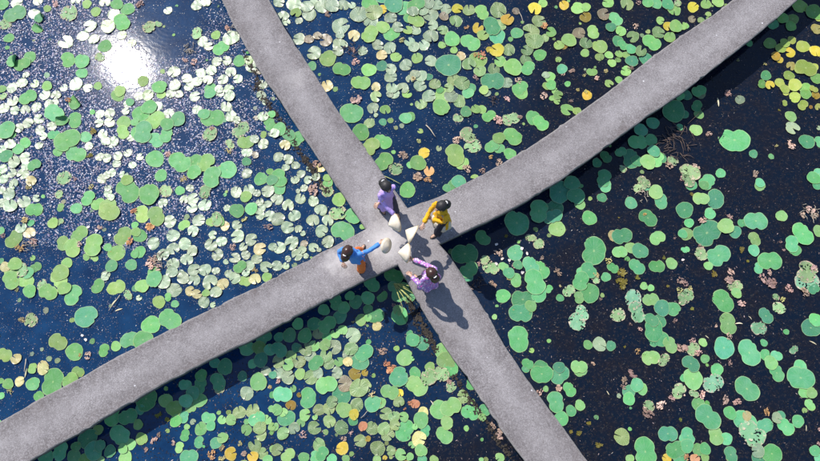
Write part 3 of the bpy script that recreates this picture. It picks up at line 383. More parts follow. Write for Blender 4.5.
def Rround(rs):
    a, b_, c = rs.random() * 6.28, rs.random() * 6.28, rs.random() * 6.28; bt = bites(rs)
    return lambda t: 1 + .055 * math.sin(2 * t + a) + .04 * math.sin(3 * t + b_) + .02 * math.sin(5 * t + c) + .012 * math.sin(11 * t + a) - bt(t)
def Rbil(rs, el=.12, de=.20):
    a = rs.random() * 6.28; bt = bites(rs); d1 = de * rs.uniform(.6, 1.3); d2 = de * rs.uniform(.3, 1.2)
    def f(t):
        q1 = math.atan2(math.sin(t - 1.5708), math.cos(t - 1.5708)); q2 = math.atan2(math.sin(t + 1.5708), math.cos(t + 1.5708))
        return 1 + el * math.cos(2 * t) - d1 * math.exp(-(q1 / .3) ** 2) - d2 * math.exp(-(q2 / .3) ** 2) + .03 * math.sin(3 * t + a) + .012 * math.sin(9 * t) - bt(t)
    return f
def flakes(seed, n, spread, size, zup, curl=1.0):
    """clump of torn curled shreds"""
    rs = random.Random(seed); v = []; f = []; lf = []
    for k in range(n):
        a = rs.random() * 6.28; d = spread * math.sqrt(rs.random()); cx, cy = d * math.cos(a), d * math.sin(a)
        s = size * rs.uniform(.5, 1.25); rot = rs.random() * 6.28; tx, ty = rs.uniform(-.6, .6) * curl, rs.uniform(-.6, .6) * curl
        base = len(v); m = 7; q = rs.random(); z0 = rs.random() * zup
        v.append((cx, cy, z0 + .02)); lf.append((.3, q, q))
        for i in range(m):
            t = rot + 6.283 * i / m; r = s * rs.uniform(.45, 1.15); x, y = r * math.cos(t), r * math.sin(t) * .8
            v.append((cx + x, cy + y, max(0.004, z0 + x * tx + y * ty + rs.uniform(0, .05) * curl))); lf.append((1.0 if rs.random() < .6 else .6, q, q))
        for i in range(m): f.append((base, base + 1 + i, base + 1 + (i + 1) % m))
    return v, f, lf
def strip(seed):
    rs = random.Random(seed); v = []; f = []; lf = []; n = 8; k = rs.uniform(-.25, .25)
    for i in range(n + 1):
        t = i / n; w_ = .16 * math.sin(math.pi * min(.98, max(.04, t))) ** .7; x = (t - .5) * 2; y = k * (1 - x * x); z = .06 * (1 - x * x)
        v += [(x, y - w_, z + .06), (x, y, z), (x, y + w_, z + .05)]; lf += [(.6, .5, .3)] * 3
    for i in range(n):
        for j in (0, 1): a = i * 3 + j; f.append((a, a + 3, a + 4, a + 1))
    return v, f, lf
def petal_clump(seed):
    rs = random.Random(seed); v = []; f = []; lf = []
    for k in range(2):
        base = len(v); cx, cy = rs.uniform(-.2, .2), rs.uniform(-.2, .2); rot = rs.random() * 6.28; m = 10
        v.append((cx, cy, .06)); lf.append((.5, .3, .5))
        for i in range(m):
            t = 6.283 * i / m; x, y = 1.0 * math.cos(t), .62 * math.sin(t)
            X, Y = x * math.cos(rot) - y * math.sin(rot), x * math.sin(rot) + y * math.cos(rot)
            v.append((cx + X, cy + Y, .06 + .28 * x * x + k * .1)); lf.append((.6, .3, .5))
        for i in range(m): f.append((base, base + 1 + i, base + 1 + (i + 1) % m))
    return v, f, lf
def tufts(seed):
    rs = random.Random(seed); parts = [[], [], []]
    for c_ in range(9):
        a = rs.random() * 6.28; d = .55 * math.sqrt(rs.random()); cx, cy = d * math.cos(a), d * math.sin(a); s = rs.uniform(.3, .45)
        for k in range(11):
            t = rs.random() * 6.28; el = rs.uniform(.1, .9); ln = s * rs.uniform(.6, 1.1); base = len(parts[0]); wd = s * .22
            dx, dy = math.cos(t), math.sin(t)
            parts[0] += [(cx, cy, .03), (cx + dx * ln * .6 - dy * wd, cy + dy * ln * .6 + dx * wd, .03 + ln * el * .4), (cx + dx * ln, cy + dy * ln, .03 + ln * el * .45), (cx + dx * ln * .6 + dy * wd, cy + dy * ln * .6 - dx * wd, .03 + ln * el * .4)]
            q = rs.random(); parts[2] += [(.2, q, q), (.8, q, q), (1, q, q), (.8, q, q)]; parts[1].append((base, base + 1, base + 2, base + 3))
    return tuple(parts)
def fold(x, y, z):
    x0 = -.05
    if x <= x0: return (x, y, z + .02)
    t = (x - x0) * 2.3; r_ = 1 / 2.3
    return (x0 + r_ * math.sin(t), y, z + .03 + r_ * (1 - math.cos(t)))
SH = {'round': [], 'bil': [], 'lily': [], 'ragged': [], 'dead': [], 'strip': [], 'petal': [], 'tuft': [], 'fold': []}
for i in range(14):
    rs = random.Random(100 + i)
    SH['round'].append(disc(10 + i, Rround(rs), 0, cup=rs.uniform(.0, .05)))
    SH['bil'].append(disc(20 + i, Rbil(rs), 0, N=40, cup=rs.uniform(-.01, .03), wav=.03))
    SH['lily'].append(disc(30 + i, Rround(rs), slit=rs.choice((.05, .09, .14, .22, .34)), N=32, cup=rs.uniform(.0, .04), wav=.035, ry=.05))
    d = disc(40 + i, Rbil(rs, .10, .28) if i % 3 else Rround(rs), 0, N=34, rings=(.12, .35, .55, .7, .82, .92, 1.0), holes=.36, wav=.06, ry=.10)
    fl = flakes(140 + i, 7, .95, .17, .08)
    v, f = merge([(d[0], d[1]), (fl[0], fl[1])]); SH['ragged'].append((v, f, d[2] + [(1.0, a[1], a[2]) for a in fl[2]]))
    fv, ff, fl_ = disc(90 + i, Rround(rs), 0, N=32, rings=(.12, .3, .45, .6, .75, .9, 1.0), wav=.05); fv = [fold(*q) for q in fv]; SH['fold'].append((fv, ff, fl_))
    SH['dead'].append(flakes(50 + i, rs.choice((24, 30, 38)), .74, rs.choice((.19, .23, .28)), .14, 1.0))
    SH['strip'].append(strip(60 + i)); SH['petal'].append(petal_clump(70 + i)); SH['tuft'].append(tufts(80 + i))
def leaf_mesh(name, v, f, lf, smooth_=True):
    me = mesh(name, v, f, smooth_); a = me.attributes.new('leaf', 'FLOAT_VECTOR', 'POINT'); a.data.foreach_set('vector', [x for t in lf for x in t]); return me
SHM = {k: [leaf_mesh(k + '_leaf_mesh', *s) for s in l] for k, l in SH.items()}

# linear base colours
PAL = {'g': (.112, .350, .138), 'l': (.205, .385, .120), 't': (.070, .285, .150), 'o': (.165, .265, .100), 'p': (.215, .305, .200), 'c': (.46, .40, .17),
       'y': (.50, .40, .04), 'n': (.50, .27, .12), 'a': (.23, .155, .018), 'k': (.16, .125, .085), 'e': (.24, .380, .180), 'f': (.17, .370, .230),
       'd': (.50, .335, .295), 'm': (.17, .155, .02), 'u': (.10, .30, .12), 'w': (.78, .72, .74), 'v': (.55, .50, .36)}
WORD = {'g': ('fresh green', 'mid green', 'leaf green'), 'l': ('lime green', 'yellowish green', 'light green'), 't': ('bluish green', 'teal green', 'sea green'), 'o': ('olive green',), 'p': ('pale silvery',),
        'c': ('cream yellow',), 'y': ('bright yellow', 'yellow'), 'n': ('orange',), 'a': ('dark amber',), 'k': ('dull brown',), 'e': ('torn green',), 'f': ('torn teal',), 'd': ('pinkish brown',), 'm': ('mustard yellow',), 'w': ('white',), 'v': ('straw coloured',), 'u': ('green',)}
def side(px, py):
    """which of the four stretches of open water"""
    def yline(pl, x, key=0):
        pl = sorted(pl)
        for (x0, y0), (x1, y1) in zip(pl, pl[1:]):
            if x0 <= x <= x1: return y0 + (y1 - y0) * (x - x0) / max(1e-6, x1 - x0)
        return pl[0][1] if x < pl[0][0] else pl[-1][1]
    Dm = [(0, 442), (100, 393), (205, 336), (305, 285), (400, 237)]; Bm = [(400, 237), (451, 214), (518, 180), (570, 147), (615, 113), (682, 64), (748, 20), (790, -12)]
    Am = [(232, -20), (246, 0), (281, 62), (310, 104), (364, 183), (400, 237)]; Cm = [(400, 237), (440, 300), (480, 350), (519, 406), (560, 470)]
    lower = py > yline(Dm + Bm, px)
    sw = [(y, x) for x, y in Am + Cm]
    right = px > yline(sw, py)
    return 'bottom' if lower and not right else 'right' if lower else 'top' if right else 'left'
items = []
import re
for ox, oy, s in TILES:
    for e in s.split(';'):
        x, y, r, cd = e.split(); mm = re.match(r'([a-z])(\d*)$', cd)
        items.append([ox + float(x) / 5.007, oy + float(y) / 5.011, float(r) / 5.007, mm[1], float(mm[2]) if mm[2] else None])
rs = random.Random(7)
recs = []
for it in items:
    px, py, r, code, ang = it
    quarter = side(px, py)
    if code in 'glt':
        if ang is not None: shape = 'bil'
        elif code == 'l' and r < 6.8 and quarter in ('top', 'bottom') : shape = 'lily' if rs.random() < .7 else 'round'
        elif r > 7.5: shape = 'bil' if rs.random() < .62 else 'round'
        else: shape = 'round' if rs.random() < .75 else 'bil'
        mat = 'lotus'; kind = 'lotus_leaf' if shape != 'lily' else 'water_lily_pad'
    elif code in 'pokcyna':
        shape = 'lily'; mat = 'lily' if code in 'pokc' else 'lotus'; kind = 'water_lily_pad'
        if (code in 'nc' and r < 4.5) or (code == 'n' and int(px) % 2): shape = 'dead'; mat = 'dead'; kind = 'withered_leaf'
        if code == 'y' and (ang is not None or r > 8): shape = 'bil' if ang is not None else 'lily'; kind = 'lotus_leaf' if ang is not None else kind
    elif code in 'ef': shape, mat, kind = 'ragged', 'ragged', 'ragged_leaf'
    elif code == 'd': shape, mat, kind = 'dead', 'dead', 'withered_leaf'
    elif code == 'u': shape, mat, kind = 'fold', 'lotus', 'lotus_leaf'
    elif code == 'm': shape, mat, kind = 'tuft', 'weed', 'water_weed'
    elif code == 'w': shape, mat, kind = 'petal', 'dead', 'fallen_petal'
    else: shape, mat, kind = 'strip', 'dead', 'leaf_blade'
    base = PAL[code]
    k = rs.uniform(.84, 1.12) if code != 'd' else rs.uniform(.6, 1.2)
    col = [min(.9, b_ * k) for b_ in base]
    if code in 'gl' and quarter in ('right', 'bottom'): col = [col[0] * .92, col[1] * 1.07, col[2] * 1.28]
    if px > 755 and py < 112 and code in 'glo': col = [col[0] * 1.5, col[1] * .92, col[2] * .5]
    recs.append(dict(px=px, py=py, r=r, code=code, ang=ang, shape=shape, mat=mat, kind=kind, col=col, q=quarter, word=rs.choice(WORD[code]), seen=(-3 < px < 823 and -3 < py < 464)))
# stacking: every leaf gets a level clear of the leaves it overlaps; small ones are laid down first or last at random
order = sorted(range(len(recs)), key=lambda i: rs.random() * 6 + (2.5 if recs[i]['kind'] in ('withered_leaf', 'fallen_petal', 'leaf_blade') else 0) + (-1.2 if recs[i]['code'] == 'p' else 0))
placed = []
for i in order:
    a = recs[i]; lv = set()
    for j in placed:
        b_ = recs[j]
        if (a['px'] - b_['px']) ** 2 + (a['py'] - b_['py']) ** 2 < (a['r'] + b_['r']) ** 2: lv.add(b_['lv'])
    k = 0
    while k in lv: k += 1
    a['lv'] = k; placed.append(i)
for a in recs:
    z = .012 + a['lv'] * .011; p = at(a['px'], a['py'], z); s = px_size(p) * a['r'] * .97
    if a['shape'] == 'bil': s *= 1.02
    a['p'] = p; a['s'] = s
    rot = R(a['ang']) if a['ang'] is not None else rs.random() * 6.283
    a['rot'] = (R(rs.gauss(0, 1.0)), R(rs.gauss(0, 1.0)), rot)
    a['v'] = rs.randrange(14); a['sz'] = s * (1 if a['shape'] in ('round', 'bil', 'lily') else 1.2 if a['shape'] == 'dead' else .98)
LIMIT = 300
counts = {}
singles = []; rest = {}
for a in sorted(recs, key=lambda a: -a['r'] * (1 if a['seen'] else .2)):
    c = counts.get(a['kind'], 0)
    small_seen = a['r'] >= 2.2
    if c < LIMIT and a['seen']: counts[a['kind']] = c + 1; singles.append(a)
    else: rest.setdefault(a['mat'], []).append(a)
NAMES = {'lotus_leaf': ('lotus leaf', 'lotus leaves floating on the pond'), 'water_lily_pad': ('lily pad', 'water lily pads floating on the pond'), 'ragged_leaf': ('insect-eaten leaf', 'half eaten floating leaves'),
         'withered_leaf': ('withered leaf', 'withered curled leaves on the water'), 'water_weed': ('water weed', 'clumps of water weed'), 'fallen_petal': ('fallen petal', 'petals fallen on the water'), 'leaf_blade': ('leaf blade', 'loose leaf blades on the water')}
CATS = {'lotus_leaf': 'lotus leaf', 'water_lily_pad': 'lily pad', 'ragged_leaf': 'lotus leaf', 'withered_leaf': 'dead leaf', 'water_weed': 'water weed', 'fallen_petal': 'petal', 'leaf_blade': 'leaf'}
SHW = {'round': 'round', 'bil': 'two-lobed', 'lily': 'notched', 'ragged': 'holed', 'dead': 'curled', 'tuft': 'feathery', 'petal': 'tiny', 'strip': 'narrow', 'fold': 'folded'}
def sizeword(a):
    r = a['r']
    return 'huge' if r > 12.5 else 'large' if r > 8.6 else 'medium' if r > 6 else 'small' if r > 3.6 else 'tiny'
LAND = [('sun glint', 127, 65), ('faint ripple rings', 172, 22), ('top of upper-left walkway', 247, 5), ('middle of upper-left walkway', 305, 95), ('woman in lilac', 386, 200), ('woman in yellow', 440, 215),
        ('woman in floral tunic', 430, 280), ('woman in blue', 350, 257), ('bottom of lower-right walkway', 550, 450), ('middle of lower-right walkway', 482, 360), ('reed clump', 405, 294), ('left end of walkway', 5, 435),
        ('middle of lower-left walkway', 180, 348), ('middle of upper-right walkway', 560, 155), ('top end of upper-right walkway', 762, 10), ('dead stalk tangle', 676, 143), ('giant two-lobed leaf', 734, 140),
        ('mustard weed clump', 621, 281), ('giant lime leaf', 728, 325), ('white fallen petals', 495, 250), ('top left corner', 0, 0), ('bottom left corner', 0, 461), ('bottom right corner', 820, 461), ('top right corner', 820, 0),
        ('right edge middle', 820, 235), ('left edge middle', 0, 235), ('top edge middle', 420, 0), ('bottom edge middle', 400, 461), ('long teal leaf', 493, 81), ('lone teal leaf', 86, 316)]
def dir8(dx, dy, style=0):
    if abs(dx) > 2.2 * abs(dy): return 'right of' if dx > 0 else 'left of'
    if abs(dy) > 2.2 * abs(dx): return 'below' if dy > 0 else 'above'
    return ('lower ' if dy > 0 else 'upper ') + ('right of' if dx > 0 else 'left of')
def ndir(dx, dy):
    if abs(dx) > 1.8 * abs(dy): return 'at right' if dx > 0 else 'at left'
    if abs(dy) > 1.8 * abs(dx): return 'below' if dy > 0 else 'above'
    return ('lower' if dy > 0 else 'upper') + (' right' if dx > 0 else ' left')
def dist_word(d): return 'just ' if d < 32 else '' if d < 62 else 'well ' if d < 100 else 'far '
CW = {'g': ('green', 'grass-green', 'leaf-green'), 'l': ('lime', 'yellow-green', 'light-green'), 't': ('bluish-green', 'teal', 'sea-green'), 'o': ('olive',), 'p': ('silvery',), 'c': ('cream',), 'y': ('yellow',), 'n': ('orange',), 'a': ('amber',), 'k': ('brown',),
      'e': ('green',), 'f': ('teal',), 'd': ('pink-brown',), 'm': ('mustard',), 'w': ('white',), 'v': ('straw-coloured',), 'u': ('dark-green',)}
NC = {'g': 'green', 'l': 'lime', 't': 'teal', 'o': 'olive', 'p': 'silvery', 'c': 'cream', 'y': 'yellow', 'n': 'orange', 'a': 'amber', 'k': 'brown', 'e': 'torn', 'f': 'torn', 'd': 'withered', 'm': 'weed', 'w': 'white', 'v': 'straw', 'u': 'folded'}
seen_labels = {}
for a in singles:
    nb = sorted([b_ for b_ in singles if b_ is not a and b_['kind'] != 'fallen_petal' and math.hypot(a['px'] - b_['px'], a['py'] - b_['py']) < (a['r'] + b_['r']) * 1.04 + 1], key=lambda b_: -b_['r'])
    nm = NAMES[a['kind']][0]
    k0 = int(a['v']) % len(CW[a['code']])
    head = f"{sizeword(a)} {CW[a['code']][k0]} {SHW[a['shape']]} {nm}".replace('tiny white tiny', 'white').replace('small white tiny', 'white').replace('holed insect-eaten leaf', 'insect-eaten leaf').replace('curled withered leaf', 'withered leaf')
    mids = []
    for b_ in nb[:3]: mids.append(f"{NC[b_['code']]} leaf {ndir(b_['px'] - a['px'], b_['py'] - a['py'])}")
    if not nb:
        q_ = min((b_ for b_ in singles if b_ is not a), key=lambda b_: math.hypot(a['px'] - b_['px'], a['py'] - b_['py']))
        mids = ['alone', f"{NC[q_['code']]} leaf nearby {ndir(q_['px'] - a['px'], q_['py'] - a['py'])}"]
    places = []
    for n_, lx, ly in sorted(LAND, key=lambda t: math.hypot(a['px'] - t[1], a['py'] - t[2]))[:6]:
        dx, dy = a['px'] - lx, a['py'] - ly; d = math.hypot(dx, dy)
        if 'corner' in n_ or 'edge' in n_:
            if d < 8: continue
            places.append(f"{dist_word(d)}{dir8(dx, dy)} {n_}" if 'edge' in n_ and d > 25 else f"{'at' if d < 25 else 'near' if d < 70 else 'some way from'} {n_}")
        elif d > 9: places.append(f"{dist_word(d)}{dir8(dx, dy)} {n_}")
    lab = None
    cands = [f"{head}, {m_}, {p_}" for p_ in places for m_ in mids] + [f"{head}, {m_}, {m2}, {p_}" for p_ in places for m_ in mids for m2 in mids if m2 != m_]
    for c_ in cands:
        if len(c_.split()) <= 16 and c_ not in seen_labels: lab = c_; break
    if lab is None:
        for p_ in places:
            for p2 in places:
                c_ = f"{sizeword(a)} {CW[a['code']][k0]} {nm}, {p_}, {p2}"
                if p_ != p2 and len(c_.split()) <= 16 and c_ not in seen_labels: lab = c_; break
            if lab: break
    lab = lab or f"{head}, {places[0]}"
    seen_labels[lab] = 1
    key = {'round': 'round', 'bil': 'bil', 'lily': 'lily'}.get(a['shape'], a['shape'])
    base_me = SHM[key][a['v']]
    # one mesh per shape and surface
    ck = (key, a['v'], a['mat'])
    if ck not in counts:
        me = base_me.copy(); me.materials.append(M[a['mat']]); counts[ck] = me
    o = link(a['kind'], counts[ck]); o.location = a['p']; o.rotation_euler = a['rot']; s = a['sz']; o.scale = (s, s * ((.62 if a['shape'] == 'dead' else .82) + .3 * ((a['px'] * 7.3) % 1)), s) if a['shape'] in ('dead', 'ragged') else (s, s, s)
    o.color = (*a['col'], 1)
    tag(o, lab, CATS[a['kind']], NAMES[a['kind']][1])
def stuff_leaves(name, lst, mat, label):
    V = []; F = []; L = []; Cc = []
    for a in lst:
        v, f, lf = SH[a['shape']][a['v']]; base = len(V); s = a['sz']
        mt = Matrix.Rotation(a['rot'][2], 3, 'Z'); tx, ty = a['rot'][0], a['rot'][1]
        for x in v:
            q = mt @ Vector(x) * s; V.append((a['p'][0] + q.x, a['p'][1] + q.y, a['p'][2] + q.z + q.x * ty + q.y * tx))
        F += [tuple(i + base for i in t) for t in f]; L += lf; Cc += [a['col']] * len(v)
    me = mesh(name, V, F, True, Cc); at2 = me.attributes.new('leaf', 'FLOAT_VECTOR', 'POINT'); at2.data.foreach_set('vector', [x for t in L for x in t])
    o = link(name, me, mat); tag(o, label, 'leaves', None, 'stuff'); return o
SN = {'lotus': ('small_lotus_leaves', 'scattered small green lotus leaves filling gaps between the larger ones'), 'lily': ('small_lily_pads', 'scattered smallest pale lily pads filling gaps between larger pads'),
      'ragged': ('small_ragged_leaves', 'scraps of torn leaves at the edges of the pond view'), 'dead': ('small_withered_leaves', 'bits of withered leaves floating among the pads'), 'weed': ('small_water_weed', 'small clumps of weed in dark water')}
# leaves beyond the edge of the photograph, and tiny ones in between
def inside_deck(px, py): return False
extra = []
grid = {}
for a in recs: grid.setdefault((int(a['px'] // 30), int(a['py'] // 30)), []).append(a)
def free(px, py, r, f=.75):
    for i in (-1, 0, 1):
        for j in (-1, 0, 1):
            for b_ in grid.get((int(px // 30) + i, int(py // 30) + j), []):
                if (px - b_['px']) ** 2 + (py - b_['py']) ** 2 < ((r + b_['r']) * f) ** 2: return False
    return True
for k in range(5200):
    px = rs.uniform(-330, 1150); py = rs.uniform(-260, 720)
    out = px < -6 or px > 826 or py < -6 or py > 467
    if not out: continue
    q = side(px, py); r = rs.choice((4, 5, 6, 7, 8, 9, 11))
    if q == 'right' and rs.random() < .35: continue
    if not free(px, py, r): continue
    code = rs.choice({'left': 'gglppplt', 'top': 'pplgotoc', 'bottom': 'glopltoy', 'right': 'ggtgtled'}[q])
    shape = 'lily' if code in 'poc' else 'ragged' if code == 'e' else 'dead' if code == 'd' else 'bil' if r > 7 else 'round'
    if shape == 'lily': r = min(r, 6)
    a = dict(px=px, py=py, r=r, shape=shape, mat={'lily': 'lily', 'ragged': 'ragged', 'dead': 'dead'}.get(shape, 'lotus'), col=[b_ * rs.uniform(.85, 1.1) for b_ in PAL[code]], v=rs.randrange(14))
    p = at(px, py, .012); a['p'] = p; a['s'] = a['sz'] = min(px_size(p), .045) * r; a['rot'] = (0, 0, rs.random() * 6.28)
    grid.setdefault((int(px // 30), int(py // 30)), []).append(a); rest.setdefault(a['mat'], []).append(a)
# more leaves in the shade of the walkway
for k in range(420):
    px = rs.uniform(60, 420); t = (px - 100) / 300; edge = 420 - (px - 100) * .53; py = edge + rs.uniform(8, 44)
    if side(px, py) != 'bottom': continue
    r = rs.choice((5, 6, 7, 8))
    if not free(px, py, r, .70): continue
    if 150 < px < 255 and rs.random() < .7: continue
    a = dict(px=px, py=py, r=r, shape='round', mat='lotus', col=[b_ * rs.uniform(.85, 1.1) for b_ in PAL[rs.choice('gglt')]], v=rs.randrange(14))
    p = at(px, py, .010 + rs.random() * .01); a['p'] = p; a['s'] = a['sz'] = px_size(p) * r; a['rot'] = (0, 0, rs.random() * 6.28)
    grid.setdefault((int(px // 30), int(py // 30)), []).append(a); rest.setdefault(a['mat'], []).append(a)
# tiny pads in the gaps
for k in range(2600):
    px = rs.uniform(0, 820); py = rs.uniform(0, 461); q = side(px, py)
    r = rs.uniform(1.2, 3.0)
    pr = {'left': .14, 'top': .25, 'bottom': .22, 'right': .05}[q]
    if rs.random() > pr or not free(px, py, r, .9): continue
    code = rs.choice({'left': 'pplgw', 'top': 'lpgoco', 'bottom': 'lglolo', 'right': 'llgm'}[q])
    shape = 'dead' if code in 'dewc' else 'tuft' if code == 'm' else rs.choice(('round', 'lily'))
    a = dict(px=px, py=py, r=r, shape=shape, mat='dead' if shape == 'dead' else 'weed' if shape == 'tuft' else 'lotus', col=[b_ * rs.uniform(.7, 1.0) for b_ in PAL['p' if code == 'w' else code]], v=rs.randrange(14))
    p = at(px, py, .008); a['p'] = p; a['s'] = a['sz'] = px_size(p) * r; a['rot'] = (0, 0, rs.random() * 6.28)
    grid.setdefault((int(px // 30), int(py // 30)), []).append(a); rest.setdefault(a['mat'], []).append(a)
for mname, lst in rest.items():
    stuff_leaves(SN[mname][0], lst, M[mname + '_s'], SN[mname][1])

# ------------------------------------------------------------------ floating specks
m_fl, ng, b = newmat("floating_speck")
ng.set(b, 'Base Color', ng.attr('Col')); b.inputs['Roughness'].default_value = .36; b.inputs['Specular IOR Level'].default_value = .33
def specks(name, label, n, fn, asp=.7):
    V = []; F = []; Cc = []
    for k in range(n):
        res = fn()
        if res is None: continue
        px, py, s, col, tilt = res; p = at(px, py, .006); base = len(V); a = rs.random() * 6.28; m = 5 if s > .012 else 4
        nx, ny = rs.gauss(0, tilt), rs.gauss(0, tilt)
        for i in range(m):
            t = a + 6.283 * i / m; r = s * rs.uniform(.55, 1.3); x, y = (r * math.cos(t) * math.cos(a) - r * asp * math.sin(t) * math.sin(a)), (r * math.cos(t) * math.sin(a) + r * asp * math.sin(t) * math.cos(a))
            V.append((p.x + x, p.y + y, p.z + max(-.004, x * nx + y * ny))); Cc.append(col)
        F.append(tuple(range(base, base + m)))
    me = mesh(name, V, F, False, Cc); o = link(name, me, m_fl); tag(o, label, 'floating plants', None, 'stuff')
def cl(px, py, sc, seed=0.0): return noise.noise(Vector((px * sc, py * sc, seed))) * .5 + .5
def f_left():
    px, py = rs.uniform(-60, 420), rs.uniform(-60, 461)
    if side(px, py) != 'left': return None
    d = math.hypot(px - 95, py - 70) / 150
    dens = 1.25 * math.exp(-d * d * 1.1) + .26
    dens *= 1 - .93 * math.exp(-(((px - 168) / 42) ** 2 + ((py - 25) / 42) ** 2) ** 1.6)
    c = (cl(px, py, .035, 2) * .9 + cl(px, py, .09, 7) * .9 - .35) * 1.5 * (.35 + cl(px, py, .2, 5))
    if rs.random() > dens * c * 1.9: return None
    k = rs.uniform(.35, 1.1) * (1 if dens > .5 else .6)
    base = rs.choice(((.27, .24, .38), (.20, .23, .35), (.30, .23, .31), (.10, .16, .30))) if rs.random() < dens else rs.choice(((.04, .09, .20), (.06, .11, .22), (.10, .12, .17)))
    return px, py, rs.uniform(.006, .022) * (.62 if dens < .5 else 1), [v * k for v in base], .11
def f_top():
    px, py = rs.uniform(260, 760), rs.uniform(-60, 230)
    if side(px, py) != 'top': return None
    if rs.random() > cl(px, py, .025, 8) * cl(px, py, .11, 3) * 1.9: return None
    k = rs.uniform(.25, 1)
    left = px < 470
    base = rs.choice(((.16, .20, .25), (.11, .15, .20), (.2, .18, .17))) if left else rs.choice(((.10, .075, .06), (.13, .10, .10), (.07, .09, .05), (.18, .16, .15)))
    return px, py, rs.uniform(.005, .017), [v * k for v in base], .12
def f_br():
    px, py = rs.uniform(40, 880), rs.uniform(-30, 520); q = side(px, py)
    if q not in ('right', 'bottom'): return None
    if rs.random() > cl(px, py, .02, 12) * cl(px, py, .12, 4) * 2.0: return None
    k = rs.uniform(.2, 1.0)
    base = rs.choice(((.065, .05, .05), (.05, .05, .06), (.08, .07, .065), (.05, .06, .07), (.11, .085, .08)))
    if rs.random() < (.05 if q == 'right' else .11): base = (.55, .42, .40)
    return px, py, rs.uniform(.007, .026), [v * k * .6 for v in base], .15
specks('duckweed', 'glittering pale duckweed flecks scattered over the blue water at left', 150000, f_left)
specks('floating_fragments', 'tiny grey and brown plant fragments floating in the top water', 34000, f_top, .5)
specks('drowned_weed', 'fine brown weed fragments covering the dark water at right', 105000, f_br, .35)
# ------------------------------------------------------------------ tangles of dry stalks, reeds and debris by the walkway
def tube(pts, r0, r1, n=5):
    v = []; f = []
    for i, p in enumerate(pts):
        p = Vector(p); d = (Vector(pts[min(i+1, len(pts)-1)]) - Vector(pts[max(i-1, 0)])).normalized()
        a = d.orthogonal().normalized(); b_ = d.cross(a); r = r0 + (r1 - r0) * i / (len(pts) - 1)
        for k in range(n): t = 6.283 * k / n; v.append(tuple(p + a * r * math.cos(t) + b_ * r * math.sin(t)))
    for i in range(len(pts) - 1):
        for k in range(n): f.append((i*n+k, i*n+(k+1) % n, (i+1)*n+(k+1) % n, (i+1)*n+k))
    f.append(tuple(range(n))[::-1]); f.append(tuple(range((len(pts)-1)*n, len(pts)*n)))
    return v, f
def plainmat(name, col, rough=.7, var=.3, sc=20, spec=.3, bump_=.2):
    m, ng, b = newmat(name); pos = ng.node('ShaderNodeTexCoord').outputs['Object']
    n = ng.noise(pos, sc, 4, .6)
    ng.set(b, 'Base Color', ng.mix(ng.mapr(n, .3, .7), C4([c * (1 - var) for c in col]), C4([min(1, c * (1 + var)) for c in col])))
    b.inputs['Roughness'].default_value = rough; b.inputs['Specular IOR Level'].default_value = spec
    bp = ng.node('ShaderNodeBump', {'Strength': bump_, 'Distance': .004}); ng.set(bp, 'Height', n); ng.set(b, 'Normal', bp.outputs[0]); return m
m_twig = plainmat('dry_stalk', (.12, .085, .07)); m_reed = plainmat('dry_reed', (.34, .36, .13)); m_dark = plainmat('dark_debris', (.035, .028, .022)); m_pale = plainmat('pale_stalk', (.42, .36, .28))
def tangle(px, py, rad, n, mat, label, name='dead_stalks', zup=.06, seed=1, th=.008):
    r_ = random.Random(seed); c = at(px, py, .01); ps = []
    for k in range(n):
        a = r_.random() * 6.28; d = rad * math.sqrt(r_.random()); x, y = d * math.cos(a), d * math.sin(a); t = r_.random() * 6.28; ln = rad * r_.uniform(.3, .9)
        bend = r_.uniform(-.5, .5); pts = []
        for i in range(6):
            u = i / 5 - .5; pts.append((x + math.cos(t + bend * u) * ln * u, y + math.sin(t + bend * u) * ln * u, .012 + zup * (.25 - u * u) * 3 * r_.random()))
        ps.append(tube(pts, th, th * .4, 4))
    v, f = merge(ps); o = link(name, mesh(name, v, f, True), mat); o.location = c; tag(o, label, 'dead plant', 'tangles of dead stalks')
    return o
tangle(676, 143, .42, 44, m_twig, 'tangle of brown dead stalks in dark water just below the right walkway')
tangle(641, 195, .18, 14, m_pale, 'small knot of pale dead stalks right of the shaded leaves', seed=4)
tangle(810, 212, .2, 16, m_pale, 'pinkish knot of dried stems near the right edge of the photo', seed=5)
tangle(352, 50, .22, 22, m_twig, 'brown twiggy scum beside the cream yellow lily pad near the top', seed=6)
tangle(235, 27, .22, 24, m_pale, 'pink grey twiggy scum left of the upper left walkway', seed=7)
tangle(160, 262, .2, 22, m_pale, 'pinkish tangle of stems among silvery pads in the left water', seed=8)
tangle(190, 50, .17, 20, m_pale, 'grey tangle of stems near the sun glint', seed=9)
tangle(30, 244, .16, 18, m_pale, 'purplish tangle of stems near the left edge', seed=10)
tangle(495, 100, .15, 12, m_twig, 'little brown stem knot in dark water above the right walkway', seed=11)
tangle(480, 285, .16, 14, m_twig, 'brown stem knot right of the lower right walkway under eaten leaf', seed=12)
def stick(p0, p1, r, label, mat=None, z=.03):
    a, b2 = at(*p0, z), at(*p1, z + .03); mid = (a + b2) / 2; c = mid.copy()
    pts = [tuple(a.lerp(b2, t) - c + Vector((math.sin(t * 5) * .008, 0, math.sin(t * 3.14) * .02))) for t in (0, .2, .4, .6, .8, 1)]
    v, f = tube(pts, r, r * .55, 6); o = link('floating_stick', mesh('floating_stick', v, f, True), mat or m_pale); o.location = c; tag(o, label, 'stick', 'loose sticks on the water')
stick((426, 125), (436, 137), .014, 'short pinkish stick floating alone in the top water')
stick((519, 12), (524, 24), .008, 'thin grey stalk beside the brown scrap near the top edge')
stick((120, 295), (109, 311), .010, 'thin pale stick left of the straw coloured blade in left water')
stick((26, 359), (25, 372), .011, 'upright pinkish stick above the pads at lower left')
stick((384, 176), (401, 184), .010, 'pale green stalk reaching from pad to walkway by the purple figure', m_reed)
